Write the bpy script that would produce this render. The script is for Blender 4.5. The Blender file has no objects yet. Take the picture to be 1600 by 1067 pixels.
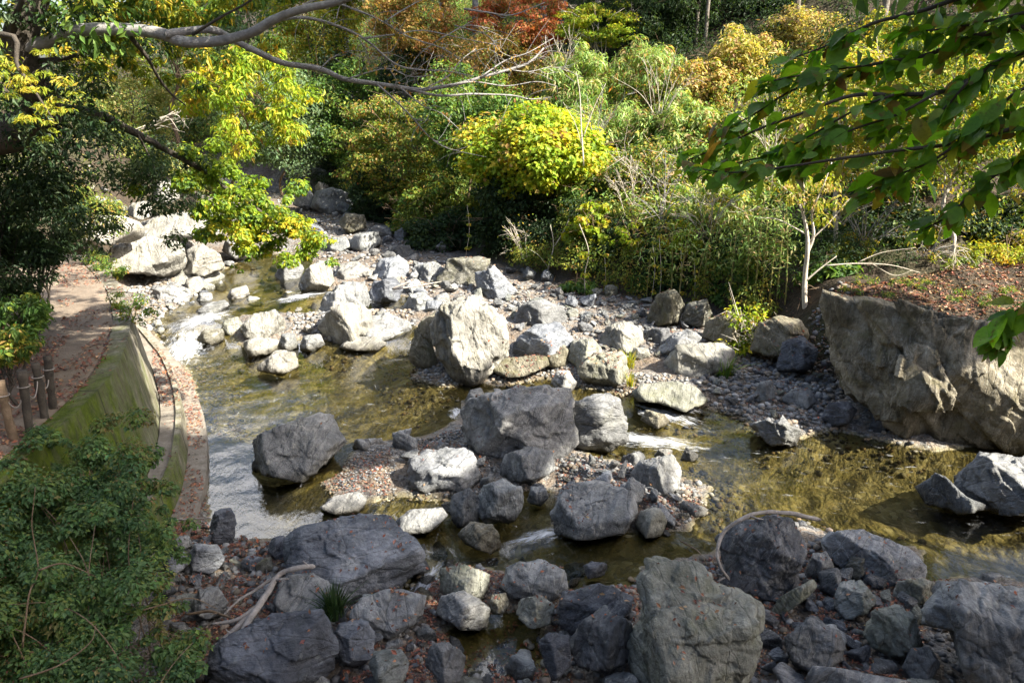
import bpy, bmesh, math
import numpy as np
from mathutils import Vector, Matrix
from mathutils.bvhtree import BVHTree

rng = np.random.default_rng(11)
C = bpy.context.scene.collection
A = np.array

# ------------------------------------------------------------------ camera numbers
FPX, CAMH, HOR = 1256.0, 6.5, 130.0
PITCH = math.atan((533.5 - HOR) / FPX)
CAM = A([0.0, 0.0, CAMH])
cP, sP = math.cos(PITCH), math.sin(PITCH)
RT, FW, UPV = A([1.0, 0, 0]), A([0, cP, -sP]), A([0, sP, cP])
SUN_AZ, SUN_EL = math.radians(112), math.radians(42)
SUN = A([math.cos(SUN_EL) * math.sin(SUN_AZ), math.cos(SUN_EL) * math.cos(SUN_AZ), math.sin(SUN_EL)])


def ray(u, v):
    u = np.asarray(u, float); v = np.asarray(v, float)
    return RT * ((u - 800) / FPX)[..., None] + UPV * (-(v - 533.5) / FPX)[..., None] + FW


def on_z(u, v, z=0.0):
    d = ray(u, v)
    return CAM + d * ((z - CAMH) / d[..., 2])[..., None]


def at_y(u, v, Y):
    d = ray(u, v)
    return CAM + d * (Y / d[..., 1])[..., None]


def P(*uv, z=0.0):
    """picture points dropped on a level plane -> list of (x, y)"""
    q = A(uv, float)
    return on_z(q[:, 0], q[:, 1], z)[:, :2]


# ------------------------------------------------------------------ noise
_perm = np.random.default_rng(3).permutation(256)
_perm = np.concatenate([_perm, _perm])
_grad = np.random.default_rng(4).normal(size=(256, 3))
_grad /= np.linalg.norm(_grad, axis=1)[:, None]


def perlin(p):
    p = np.asarray(p, float)
    i = np.floor(p).astype(int); f = p - i; i &= 255
    w = f * f * f * (f * (f * 6 - 15) + 10)
    out = 0
    for dx in (0, 1):
        for dy in (0, 1):
            for dz in (0, 1):
                h = _perm[_perm[_perm[(i[:, 0] + dx) & 255] + ((i[:, 1] + dy) & 255)] + ((i[:, 2] + dz) & 255)]
                g = _grad[h]
                d = (g * (f - (dx, dy, dz))).sum(1)
                wx = w[:, 0] if dx else 1 - w[:, 0]
                wy = w[:, 1] if dy else 1 - w[:, 1]
                wz = w[:, 2] if dz else 1 - w[:, 2]
                out = out + d * wx * wy * wz
    return out


def fbm(p, oct=4, lac=2.0, gain=0.5):
    p = np.asarray(p, float); s = 0; a = 1.0
    for k in range(oct):
        s = s + a * perlin(p * lac ** k + 17.3 * k)
        a *= gain
    return s


def ss(a, b, x):
    t = np.clip((x - a) / (b - a), 0, 1)
    return t * t * (3 - 2 * t)


def nrm(v):
    v = np.asarray(v, float)
    return v / np.maximum(np.linalg.norm(v, axis=-1, keepdims=True), 1e-9)


# ------------------------------------------------------------------ distances
def seg_dist(poly, X, Y, closed=True):
    d = np.full(X.shape, 1e9)
    n = len(poly)
    for k in range(n if closed else n - 1):
        x0, y0 = poly[k]; x1, y1 = poly[(k + 1) % n]
        ex, ey = x1 - x0, y1 - y0
        t = np.clip(((X - x0) * ex + (Y - y0) * ey) / max(ex * ex + ey * ey, 1e-9), 0, 1)
        d = np.minimum(d, (X - x0 - t * ex) ** 2 + (Y - y0 - t * ey) ** 2)
    return np.sqrt(d)


def inside(poly, X, Y):
    r = np.zeros(X.shape, bool); n = len(poly)
    for k in range(n):
        x0, y0 = poly[k]; x1, y1 = poly[(k + 1) % n]
        if y0 == y1: continue
        c = (y0 > Y) != (y1 > Y)
        r ^= c & (X < (x1 - x0) * (Y - y0) / (y1 - y0) + x0)
    return r


def sdf(poly, X, Y):
    d = seg_dist(poly, X, Y)
    return np.where(inside(poly, X, Y), d, -d)


# ------------------------------------------------------------------ linking objects
def tag(o, label=None, cat=None, group=None, kind=None):
    if label: o['label'] = label
    if cat: o['category'] = cat
    if group: o['group'] = group
    if kind: o['kind'] = kind
    return o


def empty(name, loc=(0, 0, 0)):
    o = bpy.data.objects.new(name, None); C.objects.link(o)
    o.location = [float(c) for c in loc]
    o.empty_display_size = 0.2
    return o


def mesh_np(name, V, F, mat, parent=None, loc=None, smooth=False, fcol=None, vattr=None):
    """one mesh object from numpy arrays. F: (M,k) ints, or list of such arrays"""
    V = np.asarray(V, np.float64)
    if loc is not None: V = V - np.asarray(loc, float)
    Fs = F if isinstance(F, list) else [F]
    Fs = [np.asarray(f, np.int32) for f in Fs if len(f)]
    me = bpy.data.meshes.new(name)
    me.vertices.add(len(V)); me.vertices.foreach_set('co', V.astype(np.float32).ravel())
    loops = np.concatenate([f.ravel() for f in Fs])
    tot = np.concatenate([np.full(len(f), f.shape[1], np.int32) for f in Fs])
    start = np.concatenate([[0], np.cumsum(tot)[:-1]]).astype(np.int32)
    me.loops.add(len(loops)); me.loops.foreach_set('vertex_index', loops)
    me.polygons.add(len(tot)); me.polygons.foreach_set('loop_start', start)
    me.polygons.foreach_set('loop_total', tot)
    me.polygons.foreach_set('use_smooth', np.full(len(tot), bool(smooth)))
    if fcol is not None:
        at = me.attributes.new('col', 'FLOAT_COLOR', 'FACE')
        c = np.ones((len(tot), 4), np.float32); c[:, :3] = fcol
        at.data.foreach_set('color', c.ravel())
    for k, a in (vattr or {}).items():
        at = me.attributes.new(k, 'FLOAT', 'POINT')
        at.data.foreach_set('value', np.asarray(a, np.float32).ravel())
    me.update(calc_edges=True)
    me.materials.append(mat)
    o = bpy.data.objects.new(name, me); C.objects.link(o)
    if parent is not None: o.parent = parent
    if loc is not None: o.location = [float(c) for c in loc]
    return o


class MB:
    """collects pieces and links them as one mesh"""
    def __init__(s): s.V = []; s.F = {3: [], 4: []}; s.n = 0; s.C = {3: [], 4: []}
    def add(s, V, F, col=None):
        F = np.asarray(F) + s.n
        s.V.append(np.asarray(V, float)); s.F[F.shape[1]].append(F)
        s.C[F.shape[1]].append(np.broadcast_to(A((1, 1, 1)) if col is None else col, (len(F), 3)))
        s.n += len(V)
    def tube(s, pts, rad, sides=7, cap=True):
        pts = np.asarray(pts, float); rad = np.broadcast_to(np.asarray(rad, float), (len(pts),))
        t = nrm(np.gradient(pts, axis=0))
        ref = A([0.13, 0.21, 1.0]) if abs(t[:, 2]).mean() < .8 else A([1.0, .2, .1])
        a = nrm(np.cross(t, ref)); b = np.cross(t, a)
        th = np.linspace(0, 2 * np.pi, sides, endpoint=False)
        V = pts[:, None] + rad[:, None, None] * (a[:, None] * np.cos(th)[None, :, None] + b[:, None] * np.sin(th)[None, :, None])
        n = len(pts); i = np.arange(n - 1)[:, None] * sides; j = np.arange(sides)[None]; j2 = (j + 1) % sides
        F = np.stack([i + j, i + j2, i + sides + j2, i + sides + j], -1).reshape(-1, 4)
        s.add(V.reshape(-1, 3), F)
        if cap:
            base = s.n
            s.add(A([pts[0], pts[-1]]), np.zeros((0, 3), int))
            tri = [(base - n * sides + (k + 1) % sides, base - n * sides + k, base) for k in range(sides)]
            tri += [(base - sides + k, base - sides + (k + 1) % sides, base + 1) for k in range(sides)]
            s.F[3].append(A(tri)); s.C[3].append(np.ones((len(tri), 3)))
    def build(s, name, mat, parent=None, loc=None, smooth=True, color=False):
        V = np.concatenate(s.V)
        F = [np.concatenate(s.F[k]) for k in (3, 4) if s.F[k] and sum(len(f) for f in s.F[k])]
        col = np.concatenate([np.concatenate(s.C[k]) for k in (3, 4) if s.F[k] and sum(len(f) for f in s.F[k])]) if color else None
        return mesh_np(name, V, F, mat, parent, loc, smooth, col)


def smooth_path(pts, n=6):
    """Catmull-Rom through the points"""
    p = np.asarray(pts, float); p = np.vstack([2 * p[0] - p[1], p, 2 * p[-1] - p[-2]])
    out = []
    for k in range(1, len(p) - 2):
        for t in np.linspace(0, 1, n, endpoint=False):
            a, b, c, d = p[k - 1], p[k], p[k + 1], p[k + 2]
            out.append(.5 * (2 * b + (c - a) * t + (2 * a - 5 * b + 4 * c - d) * t * t + (3 * b - a - 3 * c + d) * t ** 3))
    out.append(p[-2])
    return A(out)


# ------------------------------------------------------------------ materials
class NT:
    def __init__(s, name):
        s.m = bpy.data.materials.new(name); s.m.use_nodes = True
        s.t = s.m.node_tree; s.t.nodes.clear()
        s.out = s.n('ShaderNodeOutputMaterial')
    def n(s, kind, **kw):
        nd = s.t.nodes.new(kind)
        for k, v in kw.items():
            if k in nd.inputs: s.set(nd, k, v)
            else: setattr(nd, k, v)
        return nd
    def set(s, nd, k, v):
        i = nd.inputs[k]
        if hasattr(v, 'links'): s.t.links.new(v, i)
        elif isinstance(v, tuple) and len(v) == 3 and i.type == 'RGBA': i.default_value = (*v, 1)
        else: i.default_value = v
    def noise(s, vec, scale, detail=6, rough=.55, dist=0.0):
        return s.n('ShaderNodeTexNoise', Vector=vec, Scale=scale, Detail=detail, Roughness=rough, Distortion=dist).outputs[0]
    def ramp(s, fac, stops):
        r = s.n('ShaderNodeValToRGB'); e = r.color_ramp.elements
        while len(e) < len(stops): e.new(.5)
        for k, (p, c) in enumerate(stops):
            e[k].position = p
            e[k].color = (c, c, c, 1) if isinstance(c, (int, float)) else (*c, 1)
        s.t.links.new(fac, r.inputs[0])
        return r.outputs[0]
    def mix(s, fac, a, b, mode='MIX'):
        m = s.n('ShaderNodeMix', data_type='RGBA', blend_type=mode)
        for k, v in ((0, fac), (6, a), (7, b)):
            i = m.inputs[k]
            if hasattr(v, 'links'): s.t.links.new(v, i)
            elif isinstance(v, tuple): i.default_value = (*v, 1)
            else: i.default_value = v
        return m.outputs[2]
    def math(s, op, a, b=0.0, clamp=False):
        m = s.n('ShaderNodeMath', operation=op, use_clamp=clamp)
        for k, v in ((0, a), (1, b)):
            if hasattr(v, 'links'): s.t.links.new(v, m.inputs[k])
            else: m.inputs[k].default_value = v
        return m.outputs[0]
    def attr(s, name, out=2): return s.n('ShaderNodeAttribute', attribute_name=name).outputs[out]
    def bump(s, h, strength=.5, dist=.05, normal=None):
        b = s.n('ShaderNodeBump', Height=h, Strength=strength, Distance=dist)
        if normal is not None: s.t.links.new(normal, b.inputs['Normal'])
        return b.outputs[0]
    def surf(s, sh): s.t.links.new(sh, s.out.inputs[0]); return s.m
    def bsdf(s, col, rough=.8, normal=None, spec=.4):
        b = s.n('ShaderNodeBsdfPrincipled')
        s.set(b, 'Base Color', col); s.set(b, 'Roughness', rough); s.set(b, 'Specular IOR Level', spec)
        if normal is not None: s.t.links.new(normal, b.inputs['Normal'])
        return b.outputs[0]


def rock_mat(name, dark, mid, light, moss=(.10, .11, .045), moss_amt=.25, vein=.4):
    t = NT(name)
    co = t.n('ShaderNodeTexCoord').outputs['Object']
    oi = t.n('ShaderNodeObjectInfo').outputs['Random']
    off = t.n('ShaderNodeCombineXYZ', X=t.math('MULTIPLY', oi, 37.0), Y=t.math('MULTIPLY', oi, 91.0), Z=t.math('MULTIPLY', oi, 53.0)).outputs[0]
    v = t.n('ShaderNodeVectorMath', operation='ADD'); t.t.links.new(co, v.inputs[0]); t.t.links.new(off, v.inputs[1]); v = v.outputs[0]
    rot = t.n('ShaderNodeVectorRotate', rotation_type='EULER_XYZ')
    t.t.links.new(v, rot.inputs['Vector'])
    r3 = t.n('ShaderNodeCombineXYZ', X=t.math('MULTIPLY_ADD', oi, .9), Y=t.math('MULTIPLY', oi, 2.1), Z=t.math('MULTIPLY', oi, 6.0)).outputs[0]
    t.t.links.new(r3, rot.inputs['Rotation'])
    st = t.n('ShaderNodeMapping'); t.t.links.new(rot.outputs[0], st.inputs[0]); st.inputs['Scale'].default_value = (1.0, 1.2, 3.6)
    strat = t.noise(st.outputs[0], 1.2, 9, .64, 1.6)
    big = t.noise(v, 1.6, 8, .62, .3)
    fine = t.noise(v, 22, 6, .7)
    f = t.math('ADD', t.math('MULTIPLY', big, .55), t.math('MULTIPLY', strat, .45))
    col = t.ramp(f, [(.37, dark), (.5, mid), (.62, light)])
    v2 = t.noise(st.outputs[0], 2.6, 5, .5, 1.6)
    veins = t.ramp(t.math('ABSOLUTE', t.math('SUBTRACT', v2, .5)), [(0, 1.0), (.012, .55), (.035, 0.0)])
    patch = t.ramp(t.noise(v, .9, 3), [(.45, 0.0), (.62, 1.0)])
    col = t.mix(t.math('MULTIPLY', t.math('MULTIPLY', veins, patch), vein), col, (.52, .52, .5))
    col = t.mix(t.ramp(fine, [(.3, .75), (.7, 0.0)]), col, t.mix(1.0, col, (.42, .42, .44), 'MULTIPLY'))
    ms = t.ramp(t.noise(v, 2.3, 7, .65), [(.52, 0.0), (.68, 1.0)])
    col = t.mix(t.math('MULTIPLY', ms, moss_amt), col, moss)
    sp = t.ramp(t.noise(v, 9, 4, .6), [(.60, 0.0), (.68, .5)])
    col = t.mix(t.math('MULTIPLY', sp, .5), col, (.46, .47, .42))
    col = t.mix(1.0, col, t.ramp(oi, [(0, (.66, .68, .72)), (.25, (.95, .98, 1.02)), (.5, (1.02, .98, .90)), (.75, (.84, .86, .82)), (1, (1.18, 1.13, 1.04))]), 'MULTIPLY')
    # wet foot where the stream laps the stone
    pz = t.n('ShaderNodeSeparateXYZ'); t.t.links.new(t.n('ShaderNodeNewGeometry').outputs['Position'], pz.inputs[0])
    hz = t.math('ADD', pz.outputs[2], t.math('MULTIPLY', t.math('SUBTRACT', big, .5), .25))
    wet = t.ramp(hz, [(0.07, 1.0), (.13, .75), (.24, 0.0)])
    col = t.mix(wet, col, t.mix(1.0, col, (.38, .36, .32), 'MULTIPLY'))
    rough = t.math('SUBTRACT', .82, t.math('MULTIPLY', wet, .5))
    cr = t.n('ShaderNodeTexVoronoi', feature='DISTANCE_TO_EDGE', Scale=1.05)
    vd = t.n('ShaderNodeVectorMath', operation='MULTIPLY_ADD')
    t.t.links.new(t.n('ShaderNodeTexNoise', Vector=v, Scale=3.0, Detail=4).outputs['Color'], vd.inputs[0])
    vd.inputs[1].default_value = (.5, .5, .5); t.t.links.new(st.outputs[0], vd.inputs[2])
    t.t.links.new(vd.outputs[0], cr.inputs['Vector'])
    crack = t.ramp(cr.outputs[0], [(0, 0.0), (.05, 1.0)])
    h = t.math('ADD', t.math('MULTIPLY', strat, .7), t.math('MULTIPLY', crack, .13))
    col = t.mix(t.ramp(cr.outputs[0], [(0, .6), (.022, 0.0)]), col, t.mix(1.0, col, (.4, .38, .36), 'MULTIPLY'))
    h = t.math('ADD', h, t.math('MULTIPLY', t.noise(v, 7, 9, .68), .8))
    nb = t.bump(h, .85, .11)
    return t.surf(t.bsdf(col, rough, nb, .35))


def leaf_mat(name, trans=.45, gloss=.22, warm=1.25):
    t = NT(name)
    c = t.attr('col', 0)
    p = t.bsdf(c, .5, None, gloss)
    tr = t.n('ShaderNodeBsdfTranslucent')
    t.t.links.new(t.mix(1.0, c, (warm * 1.1, warm, .55), 'MULTIPLY'), tr.inputs[0])
    m = t.n('ShaderNodeMixShader'); m.inputs[0].default_value = trans
    t.t.links.new(p, m.inputs[1]); t.t.links.new(tr.outputs[0], m.inputs[2])
    return t.surf(m.outputs[0])


def bark_mat(name, a, b, scale=6, lichen=0.0):
    t = NT(name)
    co = t.n('ShaderNodeNewGeometry').outputs['Position']
    n1 = t.noise(co, scale, 8, .65, .4)
    col = t.ramp(n1, [(.3, a), (.7, b)])
    if lichen:
        col = t.mix(t.ramp(t.noise(co, scale * 1.7, 4), [(.55, 0.0), (.66, lichen)]), col, (.42, .43, .4))
    return t.surf(t.bsdf(col, .85, t.bump(t.noise(co, scale * 5, 7, .7), .7, .03), .25))


M = {}
M['grey'] = rock_mat('rock_grey', (.115, .122, .135), (.235, .246, .262), (.43, .438, .445), moss_amt=.12)
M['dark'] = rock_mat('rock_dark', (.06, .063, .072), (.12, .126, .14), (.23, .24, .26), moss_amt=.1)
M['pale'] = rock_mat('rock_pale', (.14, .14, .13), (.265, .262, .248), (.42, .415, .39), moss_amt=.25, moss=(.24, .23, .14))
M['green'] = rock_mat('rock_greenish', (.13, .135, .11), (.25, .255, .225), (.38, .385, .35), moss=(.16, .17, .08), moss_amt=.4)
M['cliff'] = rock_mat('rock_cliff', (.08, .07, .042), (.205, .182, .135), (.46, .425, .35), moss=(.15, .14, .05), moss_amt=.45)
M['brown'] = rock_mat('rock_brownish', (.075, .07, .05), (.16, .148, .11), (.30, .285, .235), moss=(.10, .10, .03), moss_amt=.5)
M['leaf'] = leaf_mat('leaf')
M['thin_leaf'] = leaf_mat('thin_leaf', .55, .25, 1.4)
t = NT('near_leaf'); c = t.attr('col', 0); co = t.n('ShaderNodeNewGeometry').outputs['Position']
pt = t.ramp(t.noise(co, 22, 5, .6, .5), [(.60, 0.0), (.68, .8)])
c = t.mix(pt, c, (.13, .075, .025)); c = t.mix(t.ramp(t.noise(co, 60, 3, .6), [(.35, .5), (.55, 0.0)]), c, t.mix(1.0, c, (.55, .6, .5), 'MULTIPLY'))
p = t.bsdf(c, .42, t.bump(t.noise(co, 45, 3, .5), .35, .01), .3); tr = t.n('ShaderNodeBsdfTranslucent'); t.t.links.new(t.mix(1.0, c, (2.0, 2.0, .5), 'MULTIPLY'), tr.inputs[0])
m = t.n('ShaderNodeMixShader'); m.inputs[0].default_value = .55; t.t.links.new(p, m.inputs[1]); t.t.links.new(tr.outputs[0], m.inputs[2]); M['near_leaf'] = t.surf(m.outputs[0])
M['dry_leaf'] = leaf_mat('dry_leaf', .15, .25, 1.0)
M['bark_grey'] = bark_mat('bark_grey', (.16, .15, .145), (.34, .325, .31), 7, .5)
M['bark_dark'] = bark_mat('bark_dark', (.035, .03, .025), (.095, .08, .062), 6)
M['bark_mid'] = bark_mat('bark_mid', (.09, .075, .06), (.19, .165, .135), 7, .3)
M['bark_pale'] = bark_mat('bark_pale', (.36, .32, .26), (.55, .5, .42), 8)
M['bark_brown'] = bark_mat('bark_brown', (.11, .075, .045), (.23, .165, .11), 8)
M['drift'] = bark_mat('drift_wood', (.20, .175, .155), (.36, .33, .30), 9)
# ================================================================== THE LAND
WATER = [
    P((330, 452), (400, 418), (480, 418), (505, 452), (470, 470), (560, 470), (640, 480), (640, 500), (480, 505), (380, 505), (340, 530), (262, 510), (300, 478)),
    P((232, 515), (270, 497), (345, 515), (385, 548), (480, 536), (560, 545), (600, 520), (650, 522), (660, 570), (642, 592),
      (700, 606), (735, 596), (780, 606), (850, 592), (900, 600), (905, 630), (720, 625), (712, 660), (640, 690), (560, 692), (530, 740),
      (500, 757), (530, 795), (625, 775), (720, 785), (740, 830), (640, 835), (520, 830), (430, 842), (330, 838), (319, 700), (306, 600), (288, 570)),
    P((870, 600), (985, 618), (1060, 630), (1150, 650), (1230, 692), (1300, 672), (1380, 690), (1460, 705), (1600, 690), (1750, 690), (1900, 720),
      (1900, 950), (1680, 925), (1560, 905), (1450, 905), (1440, 860), (1290, 832), (1250, 812), (1120, 855), (1075, 835), (1115, 760), (1000, 724), (925, 718), (900, 690)),
    P((640, 832), (700, 790), (790, 770), (860, 768), (868, 822), (980, 832), (1080, 832), (1120, 860), (1000, 885), (990, 920), (890, 925), (780, 892), (715, 890),
      (670, 920), (640, 960), (590, 960), (640, 900)),
    P((700, 985), (760, 955), (840, 965), (860, 1060), (700, 1060)),
]
BANK_R = A([(-34, 66), (-15, 47), (-8.4, 40.5), (-5.2, 34.5), (-2.4, 30), (1.6, 24.4), (5.0, 22.4), (6.4, 19.6), (6.7, 17.7), (8.3, 16.0), (11.5, 14.9), (13.5, 10), (12.5, 4), (12, -6), (14, -40)])
HILL_R = np.vstack([BANK_R, [(130, -40), (130, 170), (-60, 170), (-60, 80)]])
WALL = A([(-5.0, 2.5), (-5.5, 6.5), (-5.72, 9.0), (-5.86, 10.4), (-6.2, 12.0), (-7.05, 14.25), (-8.15, 16.4), (-9.25, 18.1), (-10.8, 20.3)])
BANK_L = np.vstack([WALL, [(-11.5, 22.5), (-11.7, 24.5), (-11.3, 27.5), (-12, 32), (-15, 40), (-24, 53), (-45, 75)]])
HILL_L = np.vstack([BANK_L, [(-130, 75), (-130, -40), (-4.2, -40), (-4.5, -3)]])


def water_level(X, Y):
    # the stream comes down in two small drops: the rapid by the wall and the chute beside the pale boulder
    up = .22 * ss(18.4, 20.0, Y + .15 * X) + .035 * np.maximum(0, Y - 21)
    return up


def terrain(X, Y, with_masks=False):
    X = np.asarray(X, float); Y = np.asarray(Y, float)
    sw = np.full(X.shape, -1e9)
    for w in WATER: sw = np.maximum(sw, sdf(w, X, Y))
    lvl = water_level(X, Y)
    p = np.stack([X.ravel(), Y.ravel(), np.zeros(X.size)], 1)
    n1 = fbm(p * .9, 4).reshape(X.shape); n2 = fbm(p * 3.7 + 9, 3).reshape(X.shape); n0 = fbm(p * .16 + 4, 4).reshape(X.shape)
    land = lvl + .03 + .17 * ss(0, .9, -sw) + .09 * n1 + .06 * n2 * ss(0, .4, -sw)
    bed = lvl - .04 - .36 * ss(0, 1.1, sw) + .09 * n1 + .05 * n2
    z = np.where(sw > 0, bed, land)
    z = np.where((sw <= 0) & (z < lvl + .02), lvl + .02 + .3 * (z - lvl - .02), z)
    # slope up to the viewpoint
    z = np.maximum(z, np.minimum(4.6, (6.5 - Y + .3 * n1) * .9 + .15 * n1))
    # unseen rise behind the viewpoint, added to block low sky light
    z = np.where(Y < -5, z + np.minimum(16, .75 * np.maximum(0, -5 - Y)), z)
    # far bank and hillside
    sr = sdf(HILL_R, X, Y)
    m = .10 + .42 * ss(15, 27, Y) * ss(60, 14, X)
    up = .25 + 1.55 * ss(-.2, 1.3, sr) * (1 - .35 * ss(25, 32, Y)) + m * np.maximum(0, sr - 2.2) + .5 * n0 * ss(2, 9, sr) * 2 + .2 * n1
    up = np.where(up > 17, 17 + .25 * (up - 17), up)
    up = lvl * .8 + up
    z = np.where(sr > -.25, np.maximum(z, z + (up - z) * ss(-.25, .3, sr)), z)
    # left bank: wall, footpath, slope
    sl = sdf(HILL_L, X, Y)
    ramp_w = np.where(Y < 20.5, .22, 1.6)
    path_z = 2.28 + .012 * np.maximum(0, Y - 12) * 0 + .03 * n2
    bank = path_z + .95 * np.maximum(0, sl - 1.75 - .25 * n1) + .35 * n0 * ss(2, 6, sl) + .25 * n1 * ss(1.6, 2.4, sl)
    bank = np.where(bank > 12, 12 + .45 * (bank - 12), bank)
    f = np.clip(sl / ramp_w, 0, 1)
    z = np.where((sl > 0), np.maximum(z, z + (bank - z) * f), z)
    # in the bay where wall meets viewpoint slope
    if with_masks: return z, sw, sr, sl, lvl
    return z


def axis(lo, hi, c0, c1, step, grow=1.09):
    mid = list(np.arange(c0, c1 + step / 2, step))
    a, s = [], step
    x = c0
    while x > lo: s = min(s * grow, 3.0); x -= s; a.append(x)
    b, s, x = [], step, mid[-1]
    while x < hi: s = min(s * grow, 3.0); x += s; b.append(x)
    return A(a[::-1] + mid + b)


gx, gy = axis(-120, 120, -11.5, 11.5, .09), axis(-35, 160, 6.5, 27, .09)
GX, GY = np.meshgrid(gx, gy)
GZ, SW, SR, SL, LV = terrain(GX, GY, True)


def zt(x, y):
    """terrain height by interpolation"""
    x = np.asarray(x, float); y = np.asarray(y, float)
    i = np.clip(np.searchsorted(gx, x) - 1, 0, len(gx) - 2); j = np.clip(np.searchsorted(gy, y) - 1, 0, len(gy) - 2)
    a = np.clip((x - gx[i]) / (gx[i + 1] - gx[i]), 0, 1); b = np.clip((y - gy[j]) / (gy[j + 1] - gy[j]), 0, 1)
    return (GZ[j, i] * (1 - a) + GZ[j, i + 1] * a) * (1 - b) + (GZ[j + 1, i] * (1 - a) + GZ[j + 1, i + 1] * a) * b


def hit(u, v, y0=6.0, y1=110.0):
    """where the sight line of a picture point meets the ground"""
    ys = np.arange(y0, y1, .1)
    q = CAM + ray(u, v) * (ys / ray(u, v)[1])[:, None]
    under = np.nonzero(q[:, 2] <= zt(q[:, 0], q[:, 1]))[0]
    return q[under[0]] if len(under) else q[-1]


def grid_faces(nx, ny):
    i = np.arange(ny - 1)[:, None] * nx + np.arange(nx - 1)[None]
    return np.stack([i, i + 1, i + nx + 1, i + nx], -1).reshape(-1, 4)


# masks for the ground's material
mask_bed = ss(-.12, .06, SW)
mask_hill = np.maximum(ss(-.9, .5, SR), ss(.1, .8, SL)) * np.where(SW > 0, 0, 1)
mask_hill = np.maximum(mask_hill, ss(7.0, 6.0, GY))
mask_moss = ss(0, 1, fbm(np.stack([GX.ravel(), GY.ravel(), GX.ravel() * 0], 1) * .5, 3).reshape(GX.shape) * 2)

t = NT('ground')
co = t.n('ShaderNodeNewGeometry').outputs['Position']
bedm, hillm = t.attr('bed'), t.attr('hill')
vor = t.n('ShaderNodeTexVoronoi', Scale=9.0); t.t.links.new(co, vor.inputs['Vector'])
vor2 = t.n('ShaderNodeTexVoronoi', Scale=26.0); t.t.links.new(co, vor2.inputs['Vector'])
cellv = t.n('ShaderNodeSeparateColor'); t.t.links.new(vor.outputs['Color'], cellv.inputs[0])
cell2 = t.n('ShaderNodeSeparateColor'); t.t.links.new(vor2.outputs['Color'], cell2.inputs[0])
grav = t.ramp(cell2.outputs[0], [(0, (.07, .068, .065)), (.4, (.135, .13, .125)), (.75, (.20, .195, .185)), (1, (.30, .29, .27))])
grav = t.mix(t.ramp(cellv.outputs[1], [(.5, 0.0), (.7, .6)]), grav, (.20, .15, .105))
grav = t.mix(t.ramp(t.noise(co, .8, 5), [(.48, 0.0), (.62, .6)]), grav, (.12, .085, .055))
bed = t.ramp(cellv.outputs[0], [(0, (.075, .068, .036)), (.4, (.135, .118, .06)), (.8, (.21, .185, .10)), (1, (.30, .275, .18))])
bed = t.mix(t.ramp(t.noise(co, 1.1, 6, .6), [(.42, 0.0), (.62, .8)]), bed, (.085, .075, .022))
bed = t.mix(t.ramp(cell2.outputs[1], [(.55, 0.0), (.8, .4)]), bed, (.22, .17, .07))
soil = t.ramp(t.noise(co, 5, 8, .7), [(.3, (.022, .017, .011)), (.55, (.05, .036, .022)), (.75, (.10, .068, .04))])
soil = t.mix(t.ramp(t.noise(co, .45, 5), [(.5, 0.0), (.65, .6)]), soil, (.05, .06, .018))
col = t.mix(bedm, grav, bed); col = t.mix(hillm, col, soil)
d1 = t.math('ADD', t.math('MULTIPLY', vor2.outputs['Distance'], -.5), t.math('MULTIPLY', vor.outputs['Distance'], -.9))
hgt = t.math('ADD', d1, t.noise(co, 14, 6, .7))
M['ground'] = t.surf(t.bsdf(col, .85, t.bump(t.math('MULTIPLY', hgt, t.math('SUBTRACT', 1.0, t.math('MULTIPLY', bedm, .65))), .9, .06), .3))
V = np.stack([GX.ravel(), GY.ravel(), GZ.ravel()], 1)
ground = mesh_np('ground', V, grid_faces(len(gx), len(gy)), M['ground'], smooth=True, vattr={'bed': mask_bed, 'hill': mask_hill})
tag(ground, 'stony river bed rising to leaf-strewn wooded banks', None, None, 'structure')

# ------------------------------------------------------------------ water
RAPIDS = [  # centre (picture point), direction of flow, length, width
    (P((290, 545))[0], (.25, -1), 2.3, .85), (P((318, 512))[0], (-.6, -1), 1.5, .7),
    (P((1040, 650))[0], (.75, -.7), 1.3, .5), (P((1010, 690))[0], (.95, -.25), 1.8, .5), (P((1075, 640))[0], (.9, -.5), .8, .3),
    (P((845, 838))[0], (.9, .5), 1.0, .3), (P((665, 915))[0], (-.2, -1), .9, .3), (P((770, 800))[0], (.7, -.8), .6, .25),
    (P((715, 646))[0], (.2, -1), .5, .25), (P((560, 490))[0], (-.6, -1), 1.3, .4), (P((470, 480))[0], (-.8, -.6), 1.4, .4),
]
wx, wy = axis(-40, 30, -9.5, 11.5, .06, 1.12), axis(5.5, 62, 8, 24, .06, 1.12)
WX, WY = np.meshgrid(wx, wy)
foam = np.zeros(WX.shape); fu = np.zeros(WX.shape); fv = np.zeros(WX.shape)
for c, d, L, Wd in RAPIDS:
    d = A(d) / np.hypot(*d)
    a = (WX - c[0]) * d[0] + (WY - c[1]) * d[1]; b = -(WX - c[0]) * d[1] + (WY - c[1]) * d[0]
    e_ = np.exp(-np.abs(a / L * 1.9) ** 2.5 - np.abs(b / Wd * 1.7) ** 2)
    fu = np.where(e_ > foam, a, fu); fv = np.where(e_ > foam, b, fv); foam = np.maximum(foam, e_)
pw = np.stack([WX.ravel(), WY.ravel(), 0 * WX.ravel()], 1)
wz = water_level(WX, WY) + .012 * fbm(pw * 1.6, 2).reshape(WX.shape) + foam * (.05 * fbm(pw * 4.2, 3).reshape(WX.shape) + .05)
t = NT('water')
co = t.n('ShaderNodeNewGeometry').outputs['Position']
fm = t.attr('foam')
mp = t.n('ShaderNodeMapping'); t.t.links.new(co, mp.inputs[0]); mp.inputs['Rotation'].default_value = (0, 0, math.radians(-28)); mp.inputs['Scale'].default_value = (1.9, .9, 1)
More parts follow.
